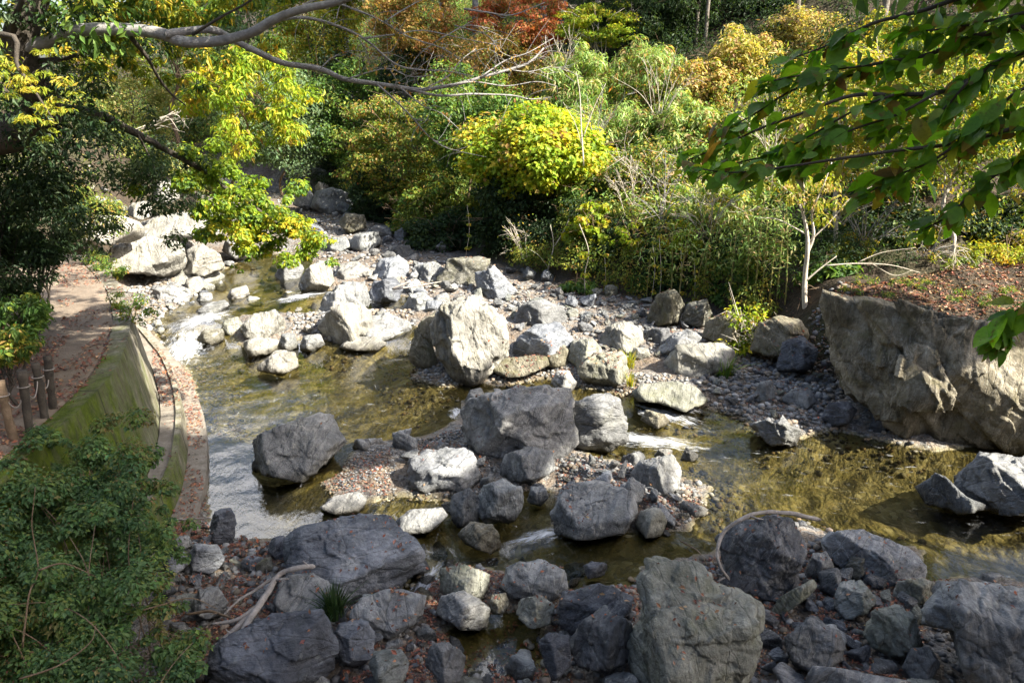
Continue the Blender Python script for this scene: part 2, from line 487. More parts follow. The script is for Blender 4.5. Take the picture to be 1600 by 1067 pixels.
w1 = t.noise(mp.outputs[0], 3.2, 5, .6, .6); w2 = t.noise(co, 11, 3, .6)
h = t.math('ADD', w1, t.math('MULTIPLY', w2, .22))
h = t.math('ADD', h, t.math('MULTIPLY', t.math('MULTIPLY', t.noise(co, 9, 5, .65), fm), 4.0))
nb = t.bump(h, .085, .12)
gl = t.n('ShaderNodeBsdfGlossy'); gl.inputs['Roughness'].default_value = .06; t.t.links.new(nb, gl.inputs['Normal'])
tr = t.n('ShaderNodeBsdfTransparent'); tr.inputs[0].default_value = (.80, .77, .59, 1)
fr = t.n('ShaderNodeFresnel', IOR=1.33); t.t.links.new(nb, fr.inputs['Normal'])
ms = t.n('ShaderNodeMixShader'); t.t.links.new(t.math('MULTIPLY', fr.outputs[0], 1.7, True), ms.inputs[0]); t.t.links.new(tr.outputs[0], ms.inputs[1]); t.t.links.new(gl.outputs[0], ms.inputs[2])
fc = t.n('ShaderNodeCombineXYZ', X=t.math('MULTIPLY', t.attr('fu'), 1.6), Y=t.math('MULTIPLY', t.attr('fv'), 7.0))
fn = t.noise(fc.outputs[0], 1.7, 8, .72, .7)
fmask = t.ramp(t.math('ADD', t.math('MULTIPLY', fm, .55), t.math('MULTIPLY', t.math('SUBTRACT', fn, .5), 1.9)), [(.20, 0.0), (.45, .35), (.85, .9)])
fd = t.bsdf((.66, .69, .72), .55, nb, .4)
m2 = t.n('ShaderNodeMixShader'); t.t.links.new(fmask, m2.inputs[0]); t.t.links.new(ms.outputs[0], m2.inputs[1]); t.t.links.new(fd, m2.inputs[2])
M['water'] = t.surf(m2.outputs[0])
Vw = np.stack([WX.ravel(), WY.ravel(), wz.ravel()], 1)
Fw = grid_faces(len(wx), len(wy))
deep = (zt(Vw[:, 0], Vw[:, 1]) < Vw[:, 2] + .12)
Fw = Fw[deep[Fw].any(1)]
used = np.unique(Fw); remap = np.zeros(len(Vw), int); remap[used] = np.arange(len(used))
water = mesh_np('water', Vw[used], remap[Fw], M['water'], smooth=True, vattr={'foam': foam.ravel()[used], 'fu': fu.ravel()[used], 'fv': fv.ravel()[used]})
tag(water, 'clear shallow stream with white riffles between the boulders', None, None, 'structure')


# ------------------------------------------------------------------ retaining wall along the left bank
def offset_line(line, off):
    t_ = nrm(np.gradient(line, axis=0)); nr = np.stack([t_[:, 1], -t_[:, 0]], 1)
    return line + nr * off


wl = smooth_path(WALL, 14)
def sweep(section, name, mat, parent, ends=True):
    """section: list of (offset towards the river, height)"""
    k = len(section)
    rows = [np.column_stack([offset_line(wl, o), np.full(len(wl), z)]) for o, z in section]
    V = np.stack(rows, 1)
    wob = .018 * fbm(V.reshape(-1, 3) * 1.7, 3)
    V = V.reshape(-1, 3); V[:, 0] += wob; V[:, 2] += wob
    n = len(wl); i = np.arange(n - 1)[:, None] * k; j = np.arange(k)[None]; j2 = (j + 1) % k
    F = np.stack([i + j, i + j2, i + k + j2, i + k + j], -1).reshape(-1, 4)
    mb = MB(); mb.add(V, F)
    return mb.build(name, mat, parent, smooth=False)


t = NT('mossy_concrete')
co = t.n('ShaderNodeNewGeometry').outputs['Position']
z_ = t.n('ShaderNodeSeparateXYZ'); t.t.links.new(co, z_.inputs[0])
mp = t.n('ShaderNodeMapping'); t.t.links.new(co, mp.inputs[0]); mp.inputs['Scale'].default_value = (4, 2.2, .35)
streak = t.noise(mp.outputs[0], 2.2, 6, .6)
col = t.ramp(t.noise(co, 3, 8, .65), [(.3, (.15, .135, .105)), (.7, (.33, .31, .26))])
col = t.mix(t.ramp(streak, [(.42, .8), (.6, 0.0)]), col, (.10, .09, .055))
near = t.ramp(t.math('ADD', t.math('MULTIPLY', z_.outputs[1], -.09), t.math('ADD', t.math('MULTIPLY', t.noise(co, 1.6, 6, .65), .9), .95)), [(.12, 0.0), (.42, 1.0)])
mossc = t.ramp(t.noise(co, 5, 6, .7), [(.3, (.035, .05, .008)), (.55, (.08, .11, .009)), (.75, (.15, .185, .013))])
mossf = t.math('MULTIPLY', near, t.ramp(streak, [(.36, .35), (.52, 1.0)]))
col = t.mix(mossf, col, mossc)
jy = t.math('ABSOLUTE', t.math('SUBTRACT', t.math('FRACT', t.math('MULTIPLY', z_.outputs[1], .42)), .5))
col = t.mix(t.ramp(jy, [(0, .85), (.006, .7), (.012, 0.0)]), col, (.03, .028, .02))
drip = t.ramp(t.noise(mp.outputs[0], 5.5, 4, .6), [(.56, 0.0), (.66, .55)])
col = t.mix(drip, col, (.045, .042, .03))
M['moss_wall'] = t.surf(t.bsdf(col, .9, t.bump(t.noise(co, 16, 8, .72), .7, .04), .2))
t = NT('ledge_concrete')
co = t.n('ShaderNodeNewGeometry').outputs['Position']
col = t.ramp(t.noise(co, 4, 8, .7), [(.3, (.11, .095, .075)), (.7, (.26, .235, .2))])
M['ledge'] = t.surf(t.bsdf(col, .9, t.bump(t.noise(co, 18, 6, .7), .6, .03), .2))

wall = empty('retaining_wall', (WALL[3][0], WALL[3][1], 0))
wall.location = (0, 0, 0)
tag(wall, 'long battered concrete river wall with green moss below the footpath', 'retaining wall')
sweep([(-.30, 2.31), (.0, 2.33), (.30, .52), (.30, -.4), (-.30, -.4)], 'wall_face', M['moss_wall'], wall)
sweep([(.303, .64), (.56, .63), (.56, -.4), (.303, -.4)], 'ledge', M['ledge'], wall)
sweep([(.563, .68), (.66, .67), (.72, .20), (.72, -.4), (.563, -.4)], 'low_kerb', M['moss_wall'], wall)
sweep([(.723, .21), (1.05, .18), (1.10, -.5), (.723, -.5)], 'apron', M['ledge'], wall)

# ------------------------------------------------------------------ the footpath on top
pc = smooth_path(offset_line(np.vstack([WALL[1:], [(-11.5, 22.5), (-11.7, 24.5)]]), -.84), 12)
k = 7
offs = np.linspace(-.84, .78, k)
tt = nrm(np.gradient(pc, axis=0)); nr = np.stack([tt[:, 1], -tt[:, 0]], 1)
VP = pc[:, None] + nr[:, None] * (offs[None, :, None] + .12 * perlin(np.column_stack([pc * .9, pc[:, :1] * 0]))[:, None, None])
zz = zt(VP[..., 0], VP[..., 1]) + .03 - .05 * (np.abs(offs) > .7)
t = NT('footpath')
co = t.n('ShaderNodeNewGeometry').outputs['Position']
col = t.ramp(t.noise(co, 3, 8, .7), [(.3, (.105, .084, .064)), (.7, (.205, .168, .13))])
col = t.mix(t.ramp(t.noise(co, 30, 4, .7), [(.56, 0.0), (.64, .6)]), col, (.17, .095, .055))
M['path'] = t.surf(t.bsdf(col, .9, t.bump(t.noise(co, 20, 6, .7), .5, .03), .2))
fp = mesh_np('footpath', np.dstack([VP, zz[..., None]]).reshape(-1, 3), grid_faces(k, len(pc)), M['path'], smooth=True)
tag(fp, 'narrow earth footpath along the top of the river wall', None, None, 'structure')
# ================================================================== BOULDERS
_ico = {}
def ico(level):
    if level not in _ico:
        bm = bmesh.new(); bmesh.ops.create_icosphere(bm, subdivisions=level, radius=1.0)
        _ico[level] = (A([v.co[:] for v in bm.verts]), A([[v.index for v in f.verts] for f in bm.faces])); bm.free()
    return _ico[level]


SOLIDS = []   # (V, F) of everything a leaf can settle on


def soft_planes(dirs, N, D, p, extra=None):
    """radius of the solid bounded by planes N.x = D (edges slightly rounded)"""
    q = np.maximum(dirs @ N.T, 0) / D
    s = (q ** p).sum(1)
    if extra is not None: s = s + extra ** p
    return s ** (-1 / p)


def roughen(V, size, seed, amt=1.0, strata=None, chip=1.0):
    r = np.random.default_rng(seed + 500)
    n = nrm(V)
    off = r.uniform(-50, 50, 3)
    q = V / size
    d = .016 * fbm(q * 1.7 + off, 5, 2.1, .52)
    a = nrm(A([.45, -.25, .85]) + r.normal(0, .35, 3)) if strata is None else nrm(A(strata))
    c = q @ a * 3.4 + .55 * fbm(q * 1.1 + off, 3)
    saw = c - np.floor(c)
    d += .030 * (np.minimum(saw * 1.15, (1 - saw) * 7.0)) * ss(-.2, .3, fbm(q * .9 + off + 7, 2))
    ridg = 1 - np.abs(fbm(q * 2.4 + off + 3, 3)) * 2.2
    d -= .028 * np.clip(ridg - .62, 0, 1) * 2
    d += .010 * fbm(q * 7 + off, 3)
    V = V + n * (d * size * amt)[:, None]
    # blocky breaks: every cell of an uneven lattice along the bedding is set back and tilted a little
    for ns, off_a, tilt, seed2 in ((9, .05, .13, 1), (30, .030, .15, 2), (110, .012, .16, 3)):
        q = V / size; q = q + .022 * np.column_stack([fbm(q * 2.5 + off + 11 * k, 3) for k in range(3)])
        S = q[r.choice(len(q), ns, replace=False)]
        dq = q[:, None] - S[None]; al = dq @ a
        dist = (dq ** 2).sum(2) + (2.4 ** 2 - 1) * al ** 2
        k = dist.argmin(1)
        g = r.normal(0, tilt, (ns, 3)); o_ = r.uniform(-off_a, off_a * .35, ns)
        dd = o_[k] + (dq[np.arange(len(q)), k] * g[k]).sum(1)
        V = V + nrm(V) * (np.clip(dd, -.08, .04) * size * amt * chip * .62)[:, None]
    return V


def boulder(poly, label, tone='grey', seed=1, z=0.0, thick=.95, facets=None, p=60, amt=1.0, level=5, name='boulder', cat='boulder', group=None, sink=.22, strata=None, push=.5, chip=1.0):
    """poly: the outline as seen from the viewpoint; it is given its own distance, thickness and facets"""
    poly = A(poly, float)
    r = np.random.default_rng(seed)
    uc, vc = (poly.min(0) + poly.max(0)) / 2 * .5 + poly.mean(0) * .5
    vb = poly[:, 1].max(); ub = poly[poly[:, 1] > vb - .18 * np.ptp(poly[:, 1]), 0].mean()
    foot = on_z(ub, vb, z)
    foot = foot if z is not None else hit(ub, vb)
    wd = np.ptp(poly[:, 0]) / FPX * (foot - CAM) @ FW
    T = thick * .5 * wd
    d0 = ray(uc, vc)
    Yc = foot[1] + push * T
    Cn = CAM + d0 * (Yc / d0[1])
    D = nrm(Cn - CAM); Rr = nrm(np.cross(D, [0, 0, 1])); Uu = np.cross(Rr, D)
    rays = ray(poly[:, 0], poly[:, 1]); tt_ = ((Cn - CAM) @ D) / (rays @ D)
    q = CAM + rays * tt_[:, None] - Cn
    q2 = np.column_stack([q @ Rr, q @ Uu])
    # carry the outline on below the ground line
    low = ss(-.15, -1, q2[:, 1] / abs(q2[:, 1].min())); q2[:, 1] *= 1 + sink * low
    ang = np.arctan2(q2[:, 1], q2[:, 0])
    th = np.linspace(-np.pi, np.pi, 721)
    # radius along every direction by ray / segment intersection
    rad = np.full(th.shape, 0.0); dirs2 = np.column_stack([np.cos(th), np.sin(th)])
    for k in range(len(q2)):
        a, b = q2[k], q2[(k + 1) % len(q2)]; e = b - a
        den = dirs2[:, 0] * e[1] - dirs2[:, 1] * e[0]
        den = np.where(abs(den) < 1e-9, 1e-9, den)
        tr_ = (a[0] * e[1] - a[1] * e[0]) / den; sr_ = (a[0] * dirs2[:, 1] - a[1] * dirs2[:, 0]) / den
        ok = (tr_ > 0) & (sr_ >= -1e-6) & (sr_ <= 1 + 1e-6)
        rad = np.where(ok, np.maximum(rad, tr_), rad)
    rad = np.where(rad <= 0, np.median(rad[rad > 0]), rad)
    B, Fc = ico(level)
    W3 = np.stack([Rr, Uu, D])
    bl = B @ W3.T                                        # unit directions in (right, up, away)
    phi = np.hypot(bl[:, 0], bl[:, 1]); rr = np.interp(np.arctan2(bl[:, 1], bl[:, 0]), th, rad)
    ext = phi / rr
    N0 = A([[0, 0, -1.0], [0, 0, 1.0]]); D0 = A([1.2 * T, T])
    R0 = soft_planes(bl, N0, D0, 24, ext)
    V0 = B * R0[:, None]
    if facets is None:
        facets = [(.2 * r.normal(), -.25 + .15 * r.normal(), 1, r.uniform(.58, .78)), (-.8, -.75 + .2 * r.normal(), .1 + .5 * r.random(), r.uniform(.45, .62)),
                  (.7 + .2 * r.normal(), -.8, .1 + .5 * r.random(), r.uniform(.45, .66))]
    facets = list(facets) + [(*r.normal(size=3), r.uniform(.84, 1.02)) for _ in range(14)]
    Nf = nrm(A([f[:3] for f in facets])); kf = A([f[3] for f in facets])
    Nw = Nf @ W3.T
    rx_, ry_ = np.ptp(q2[:, 0]) / 2, np.ptp(q2[:, 1]) / 2
    Df = np.maximum(np.sqrt((Nw[:, 0] * rx_) ** 2 + (Nw[:, 1] * ry_) ** 2 + (Nw[:, 2] * T) ** 2) * kf * 1.12, (.82 * (q2 @ Nw[:, :2].T).max(0)))
    Df = np.maximum(Df, .25 * min(rx_, ry_))
    R1 = soft_planes(bl, np.vstack([N0, Nw]), np.concatenate([D0, Df]), p, ext)
    V = B * R1[:, None]
    size = np.median(np.linalg.norm(V, axis=1)) * 1.45
    V = roughen(V, size, seed, amt, strata, chip) + Cn
    base = A([Cn[0], Cn[1], max(V[:, 2].min(), float(zt(Cn[0], Cn[1])))])
    o = mesh_np(name, V, Fc, M[tone], loc=base, smooth=True)
    tag(o, label, cat, group)
    SOLIDS.append((V, Fc))
    return o


def RK(pts, *a, **k): return boulder(A(pts).reshape(-1, 2), *a, **k)


# --- the big ones, traced outlines (picture points of the 1600 px photograph)
RK([716,640, 735,622, 775,610, 850,604, 892,608, 899,640, 904,690, 880,706, 850,716, 790,720, 750,713, 725,690], 'big dark grey boulder in the shade at the centre, a pale boulder on its right', 'grey', 3, .05, .8,
   [(-.05,-.3,1,.80), (.35,-.95,.12,.72), (-.75,-.6,.25,.72), (.9,-.3,.3,.85), (-.2,-.9,-.35,.8)], level=6)
RK([893,632, 925,619, 952,612, 970,625, 986,664, 983,685, 950,698, 915,702, 895,700, 884,668], 'pale sunlit boulder leaning against the right side of the big dark central boulder', 'pale', 5, .0, .9,
   [(.1,-.25,1,.82), (.55,-.8,.3,.72), (-.4,-.9,.15,.8), (.9,.1,.3,.85)], level=5)
RK([668,505, 690,478, 735,463, 775,475, 793,520, 796,550, 772,575, 738,596, 712,592, 690,566, 674,540], 'tall white ribbed boulder in full sun, narrowing towards the gravel', 'pale', 8, .03, .8,
   [(.45,-.85,.30,.70), (-.8,-.45,.1,.72), (.1,-.3,1,.86), (.75,-.5,-.3,.8), (-.3,-.9,-.4,.85)], level=6, strata=(.9,-.3,.35))
RK([640,545, 655,505, 690,478, 690,500, 676,540, 690,572, 660,568, 637,560], 'dark narrow slab leaning on the left side of the tall white boulder', 'brown', 9, .0, .9, level=5)
RK([386,712, 392,685, 430,667, 500,643, 520,648, 544,690, 512,722, 470,740, 400,732], 'wedge shaped grey boulder standing in the shaded edge of the pool', 'grey', 12, .0, .7,
   [(.25,-.75,.60,.62), (-.85,-.5,.15,.66), (-.1,-.2,1,.85), (.6,-.2,.7,.8)], level=6)
RK([637,760, 640,722, 660,701, 735,696, 753,750, 722,764], 'flat topped pale grey slab on the leafy bar below the central boulder', 'grey', 15, .03, 1.0, [(-.05,-.45,1,.55), (0,-1,.1,.8), (.6,-.6,.4,.8)], level=5)
RK([425,905, 440,850, 470,826, 520,812, 562,804, 612,809, 641,840, 667,886, 625,908, 600,925, 540,930, 480,915], 'broad blue grey slab with leaves in its hollows, largest rock at the lower left', 'grey', 18, .1, .9,
   [(.15,-.55,1,.58), (-.9,-.3,.3,.7), (.5,-.8,-.2,.8), (.6,.2,1,.75), (-.3,-.9,.5,.72)], level=6)
RK([740,790, 755,760, 785,749, 815,760, 821,785, 800,810, 760,812], 'rounded grey rock standing over the small chute below the flat slab', 'grey', 21, .05, .9, level=5)
RK([700,800, 708,770, 735,763, 752,780, 748,815, 715,818], 'dark wet block pressed against the rounded rock over the chute', 'dark', 22, .0, .9, level=5)
RK([860,802, 880,762, 930,750, 985,770, 992,800, 970,826, 900,834, 868,827], 'low pale blue slab with a pocket of red leaves on top', 'grey', 25, .0, 1.2, [(-.1,-.5,1,.55), (.0,-1,.3,.8), (-.7,-.6,.3,.8)], level=6)
RK([983,742, 1000,718, 1050,711, 1066,735, 1062,765, 1030,777, 1000,765], 'angular grey rock at the right tip of the leafy bar', 'grey', 28, .05, .9, level=5)
RK([1121,842, 1160,812, 1210,801, 1246,815, 1266,855, 1248,890, 1240,918, 1200,933, 1140,907, 1124,870], 'black ridged boulder with a bent grey branch lying over it', 'dark', 31, .15, .85,
   [(.55,-.35,.8,.62), (-.55,-.8,.2,.7), (.2,-1,.0,.75), (-.4,-.2,1,.85), (.9,-.3,.1,.85)], level=6, strata=(-.4,-.4,.8), amt=1.3)
RK([988,985, 1000,920, 1014,877, 1090,879, 1115,900, 1160,914, 1207,946, 1197,1000, 1180,1036, 1130,1075, 1010,1080, 982,1035], 'greenish slab with stepped breaks, largest rock at the bottom of the picture', 'green', 34, .3, .8,
   [(.12,-.45,1,.60), (-.9,-.3,.1,.8), (.2,-.95,.25,.72), (.85,-.4,.3,.82), (-.2,-.8,.75,.7)], level=6, amt=1.25, strata=(.2,-.5,.85))
RK([1283,845, 1300,828, 1352,831, 1420,855, 1451,886, 1440,907, 1370,912, 1330,892, 1290,870], 'long pale grey boulder at the water edge of the lower right rubble', 'grey', 37, .1, .9, [(.15,-.4,1,.62), (-.6,-.8,.2,.7), (.3,-1,.2,.8)], level=6)
RK([1443,952, 1465,908, 1530,907, 1600,925, 1680,955, 1680,1085, 1530,1080, 1500,1022, 1488,985, 1450,977], 'huge slate grey boulder cut off by the lower right corner', 'grey', 40, .3, .8,
   [(.05,-.3,1,.70), (-.35,-.9,.25,.72), (-.85,-.4,.1,.85), (.5,-.8,.1,.85)], level=6)
RK([1480,772, 1498,738, 1535,711, 1600,714, 1670,722, 1670,800, 1585,797, 1510,790], 'sunlit grey boulder in the stream at the right edge', 'pale', 43, .0, .8, [(.1,-.4,1,.7), (-.8,-.6,.2,.68), (.4,-.85,.1,.8)], level=6)
RK([1428,760, 1462,740, 1480,748, 1520,785, 1565,795, 1500,799, 1450,783], 'low dark slab in front of the sunlit boulder at the right edge', 'dark', 44, .0, .9, level=5)
RK([1284,475, 1298,459, 1350,464, 1420,480, 1480,493, 1560,500, 1660,512, 1700,700, 1480,699, 1430,692, 1400,672, 1370,632, 1330,606, 1300,592, 1288,562], 'huge overhanging cliff block on the right bank with a leaf-covered top', 'cliff', 47, .0, .75,
   [(-.89,-.44,-.03,.50), (.14,-.93,.3,.37), (.5,-.8,.35,.42), (-.15,-.95,-.15,.40), (.35,-.85,-.4,.44), (-.5,-.75,.4,.5), (-.6,-.6,-.55,.72), (0,-.05,1,.93), (.35,-.8,.5,.62)], level=7, amt=1.0, chip=1.5, p=60, sink=.1, strata=(.6,-.4,.5))
# --- rocks on the far bar and along the far bank
RK([802,505, 812,478, 850,467, 885,483, 889,513, 850,522, 812,522], 'domed pale rock behind the far bar, to the right of the tall white boulder', 'pale', 50, .2, .9)
RK([797,552, 812,525, 838,508, 872,500, 897,530, 886,562, 840,567], 'blocky grey rock with a shaded hollow, just in front of the domed pale rock', 'grey', 53, .15, .9)
RK([835,568, 850,542, 880,537, 900,555, 885,572, 850,574], 'small brown faced block tucked under the blocky grey rock', 'brown', 54, .12, .9, level=4)
RK([884,560, 895,533, 925,527, 943,545, 940,570, 905,577], 'squat greenish rock between the blocky rock and the flat sunlit block', 'green', 56, .12, .9)
RK([903,578, 928,552, 976,547, 981,580, 965,600, 915,597], 'flat topped yellowish block catching the sun on the far bar', 'green', 59, .1, .9, [(0,-.4,1,.6), (-.3,-1,.1,.75), (.8,-.5,.2,.8)])
RK([933,535, 945,510, 975,501, 1003,515, 1008,535, 985,548, 945,545], 'round shouldered pale rock crossed by twig shadows on the far bar', 'pale', 62, .2, .9)
RK([1008,535, 1012,516, 1035,510, 1050,518, 1045,538, 1020,542], 'small dark rock behind the far bar, left of the tilted slab', 'dark', 63, .25, .9, level=4)
RK([1028,545, 1055,520, 1082,512, 1098,528, 1075,548, 1045,560, 1028,560], 'tilted grey slab behind the long bank rock', 'grey', 65, .2, .8)
RK([1038,565, 1060,540, 1130,535, 1156,546, 1148,572, 1100,589, 1046,583], 'long pale bank rock with green sprigs behind it', 'pale', 68, .12, .9, [(.1,-.4,1,.66), (-.2,-1,.1,.75), (.8,-.5,.3,.8)])
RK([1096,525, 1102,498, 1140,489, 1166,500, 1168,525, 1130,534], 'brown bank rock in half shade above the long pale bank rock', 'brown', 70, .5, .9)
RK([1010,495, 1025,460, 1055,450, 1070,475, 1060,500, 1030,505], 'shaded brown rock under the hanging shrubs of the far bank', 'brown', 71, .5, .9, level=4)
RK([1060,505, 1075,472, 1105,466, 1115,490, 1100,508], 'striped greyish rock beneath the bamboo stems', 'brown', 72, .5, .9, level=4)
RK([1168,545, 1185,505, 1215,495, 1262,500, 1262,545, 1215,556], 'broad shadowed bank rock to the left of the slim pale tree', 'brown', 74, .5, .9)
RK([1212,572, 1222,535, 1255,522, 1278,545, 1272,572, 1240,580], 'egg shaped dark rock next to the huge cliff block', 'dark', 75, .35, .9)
RK([1172,662, 1195,655, 1214,662, 1223,647, 1236,664, 1254,672, 1240,699, 1205,694], 'small jagged white rock standing in the water by the far shore', 'pale', 77, .0, .9, amt=1.5)
RK([1178,618, 1185,598, 1205,594, 1212,620, 1195,627], 'upright grey stone on the shaded shore before the huge cliff block', 'grey', 79, .2, .9, level=4)
RK([1222,622, 1240,605, 1268,607, 1280,626, 1255,640, 1232,636], 'flat sided grey rock on the shaded shore before the huge cliff block', 'grey', 80, .12, .9, level=4)
RK([1280,655, 1295,630, 1325,625, 1340,640, 1325,660, 1300,665], 'dark rock in the hollow beneath the huge cliff block', 'dark', 81, .1, .9, level=4)
RK([1358,668, 1365,648, 1390,645, 1398,670, 1375,678], 'half hidden dark stone under the lip of the huge cliff block', 'dark', 82, .0, .9, level=4)
RK([985,615, 1005,600, 1050,595, 1085,605, 1105,625, 1070,640, 1030,628, 1000,626], 'low yellowish ledge of bedrock over the small waterfall', 'green', 84, .05, 1.2, [(.1,-.5,1,.5), (-.2,-1,.2,.8)])
RK([1000,655, 1010,640, 1040,648, 1050,660, 1025,668], 'wet brown rock splitting the small waterfall', 'brown', 85, .0, .9, level=4)
RK([860,600, 868,580, 888,577, 903,600, 892,612, 872,610], 'shaded grey stone at the water edge of the far bar', 'grey', 86, .02, .9, level=4)
RK([720,632, 735,610, 752,605, 758,618, 745,632], 'little white rock peeping over the left shoulder of the big dark central boulder', 'pale', 87, .0, .9, level=4)
RK([765,575, 790,560, 850,555, 860,570, 820,585, 775,588], 'flat shaded slab of bedrock on the gravel beside the tall white boulder', 'brown', 88, .08, 1.2, [(.0,-.5,1,.5)], level=4)
# --- rocks standing in the upper pool
RK([494,512, 508,487, 548,472, 580,484, 586,510, 562,533, 520,537], 'block of pale rock with a shaded brown front, left of the tall white boulder', 'pale', 90, .05, .9,
   [(-.55,-.85,.0,.62), (.55,-.4,.75,.7), (.85,-.5,.1,.8)])
RK([490,492, 510,460, 545,438, 572,448, 577,478, 540,492, 505,500], 'smooth light grey boulder behind the block with a brown front', 'grey', 93, .1, .9)
RK([464,450, 475,425, 498,405, 515,408, 524,440, 505,456, 478,457], 'pointed pale boulder standing by the far pool below the ivy bough', 'pale', 96, .25, .9, [(-.75,-.6,.2,.62), (.5,-.6,.6,.75)])
RK([428,432, 440,410, 465,405, 475,420, 465,440, 440,440], 'low white rock half hidden by the tip of the ivy bough', 'pale', 97, .3, .9, level=4)
RK([518,440, 530,412, 560,408, 582,428, 578,442, 545,446], 'light furrowed rock right of the pointed pale boulder', 'pale', 98, .3, .9)
RK([582,432, 595,405, 625,399, 640,415, 637,440, 605,446], 'grey tilted rock at the upstream end of the boulder field', 'grey', 100, .3, .9)
RK([572,466, 585,440, 618,432, 631,450, 622,468, 590,472], 'dark grey rock in shade behind the light grey boulder', 'dark', 102, .25, .9)
RK([638,440, 648,415, 680,408, 700,425, 690,448, 655,450], 'shadowed cracked rock beneath the overhanging bushes', 'grey', 103, .3, .9)
RK([628,482, 640,460, 662,456, 682,470, 680,492, 650,498], 'rounded half shaded rock left of the dark leaning slab', 'grey', 105, .1, .9)
RK([665,490, 675,465, 700,455, 705,475, 690,495], 'buff stone peering over the dark leaning slab', 'pale', 106, .1, .9, level=4)
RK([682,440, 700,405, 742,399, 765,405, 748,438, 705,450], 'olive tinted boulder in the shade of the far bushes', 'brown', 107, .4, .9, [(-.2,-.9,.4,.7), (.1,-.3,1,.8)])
RK([741,425, 772,414, 810,456, 775,470, 748,456], 'leaning slab with a bright spot of sun beside the olive tinted boulder', 'grey', 108, .35, .8)
RK([560,528, 575,498, 600,488, 640,502, 645,515, 612,530], 'low broken white rock in front of the block with a brown front', 'pale', 110, .02, 1.0, [(.1,-.5,1,.55)])
RK([527,545, 545,528, 590,525, 607,538, 580,548], 'flat pale rock awash at the edge of the main pool', 'pale', 112, .0, 1.0, [(.0,-.5,1,.5)], level=4)
RK([374,515, 398,490, 430,484, 448,505, 440,528, 395,532], 'broad layered white boulder in midstream below the ivy bough', 'pale', 115, .05, .9, [(.0,-.6,1,.6), (.3,-.9,.3,.75)])
RK([376,535, 400,526, 436,530, 432,549, 388,556], 'pinkish foot rock in the water under the layered white boulder', 'pale', 117, .0, .9, level=4)
RK([398,577, 430,550, 462,547, 468,572, 440,584], 'solitary tent shaped white rock in the main pool', 'pale', 119, .0, .9, [(.45,-.6,.7,.62), (-.6,-.7,.5,.66)])
RK([434,545, 440,522, 460,520, 467,540, 450,548], 'small grey stone right of the layered white boulder', 'grey', 121, .0, .9, level=4)
RK([466,545, 472,525, 500,522, 508,538, 490,548], 'small rounded stone beside the block with a brown front', 'grey', 122, .0, .9, level=4)
RK([305,530, 320,514, 348,514, 352,530, 330,538], 'dark mossy stone parting the white rapid', 'brown', 124, .0, .9, level=4)
RK([344,522, 350,500, 372,495, 382,515, 368,528], 'brownish rock between the rapid and the layered white boulder', 'green', 125, .02, .9, level=4)
RK([305,487, 325,474, 352,468, 360,476, 338,490, 315,492], 'long low white rock lying in the upper stream', 'pale', 127, .15, .9, [(.0,-.6,1,.55)], level=4)
RK([352,468, 362,452, 385,446, 392,460, 375,470], 'small flat white rock upstream beneath the trailing ivy sprays', 'pale', 128, .2, .9, level=4)
RK([378,474, 390,462, 408,466, 405,476], 'thin pale stone awash in the upper stream', 'pale', 129, .15, .9, level=4)
RK([440,464, 448,454, 462,456, 460,466], 'white cobble alone in the middle of the upper stream', 'pale', 130, .15, .9, level=4)
RK([232,468, 245,446, 268,445, 300,462, 298,474, 262,478], 'blue grey boulder with a dark top beside the left rubble bank', 'grey', 131, .2, .9)
RK([282,455, 292,436, 312,432, 320,450, 300,460], 'squarish white boulder beneath the sunlit outcrop', 'pale', 133, .3, .9, level=4)
RK([305,470, 312,458, 330,457, 334,467, 318,472], 'little white boulder right of the squarish white one', 'pale', 134, .25, .9, level=4)
RK([160,418, 175,385, 230,370, 282,378, 290,405, 280,425, 230,424, 180,422], 'great white sunlit outcrop where the footpath bends', 'pale', 136, 1.0, .7, [(.3,-.8,.5,.7), (.0,-.2,1,.75)], level=5)
RK([285,425, 290,392, 315,382, 345,398, 350,418, 320,428], 'white outcrop running down behind the ivy bough', 'pale', 138, .7, .8, level=5)
RK([80,378, 86,352, 120,338, 190,336, 222,350, 226,372, 160,378], 'low pinkish white ledge across the footpath at its bend', 'pale', 300, 2.2, .8, level=4)
RK([234,314, 240,288, 262,280, 282,290, 280,314], 'white broken rock face far up the left bank', 'pale', 301, 2.6, .8, level=4)
RK([196,335, 205,318, 232,314, 244,334, 220,342], 'pale rock above the footpath ledge, half behind dark leaves', 'pale', 302, 2.4, .8, level=4)
RK([298,352, 306,330, 330,322, 350,340, 340,360], 'pale rock behind the ivy bough, over the white outcrops', 'pale', 303, 1.6, .8, level=4)
RK([345,392, 352,372, 385,368, 400,388, 372,402], 'pale streamside rock hidden by the middle of the ivy bough', 'pale', 304, .7, .8, level=4)
RK([214,366, 222,348, 250,336, 330,330, 352,344, 346,366, 270,372], 'wide pale bedrock slab sloping behind the white outcrops', 'pale', 305, 1.7, 1.2, [(0,-.55,1,.5)], level=5)
RK([140,440, 152,420, 240,412, 330,418, 352,432, 330,446, 220,448], 'low pale stone ledge along the foot of the sunlit outcrops', 'pale', 306, .3, .8, [(0,-.6,1,.5)], level=5)
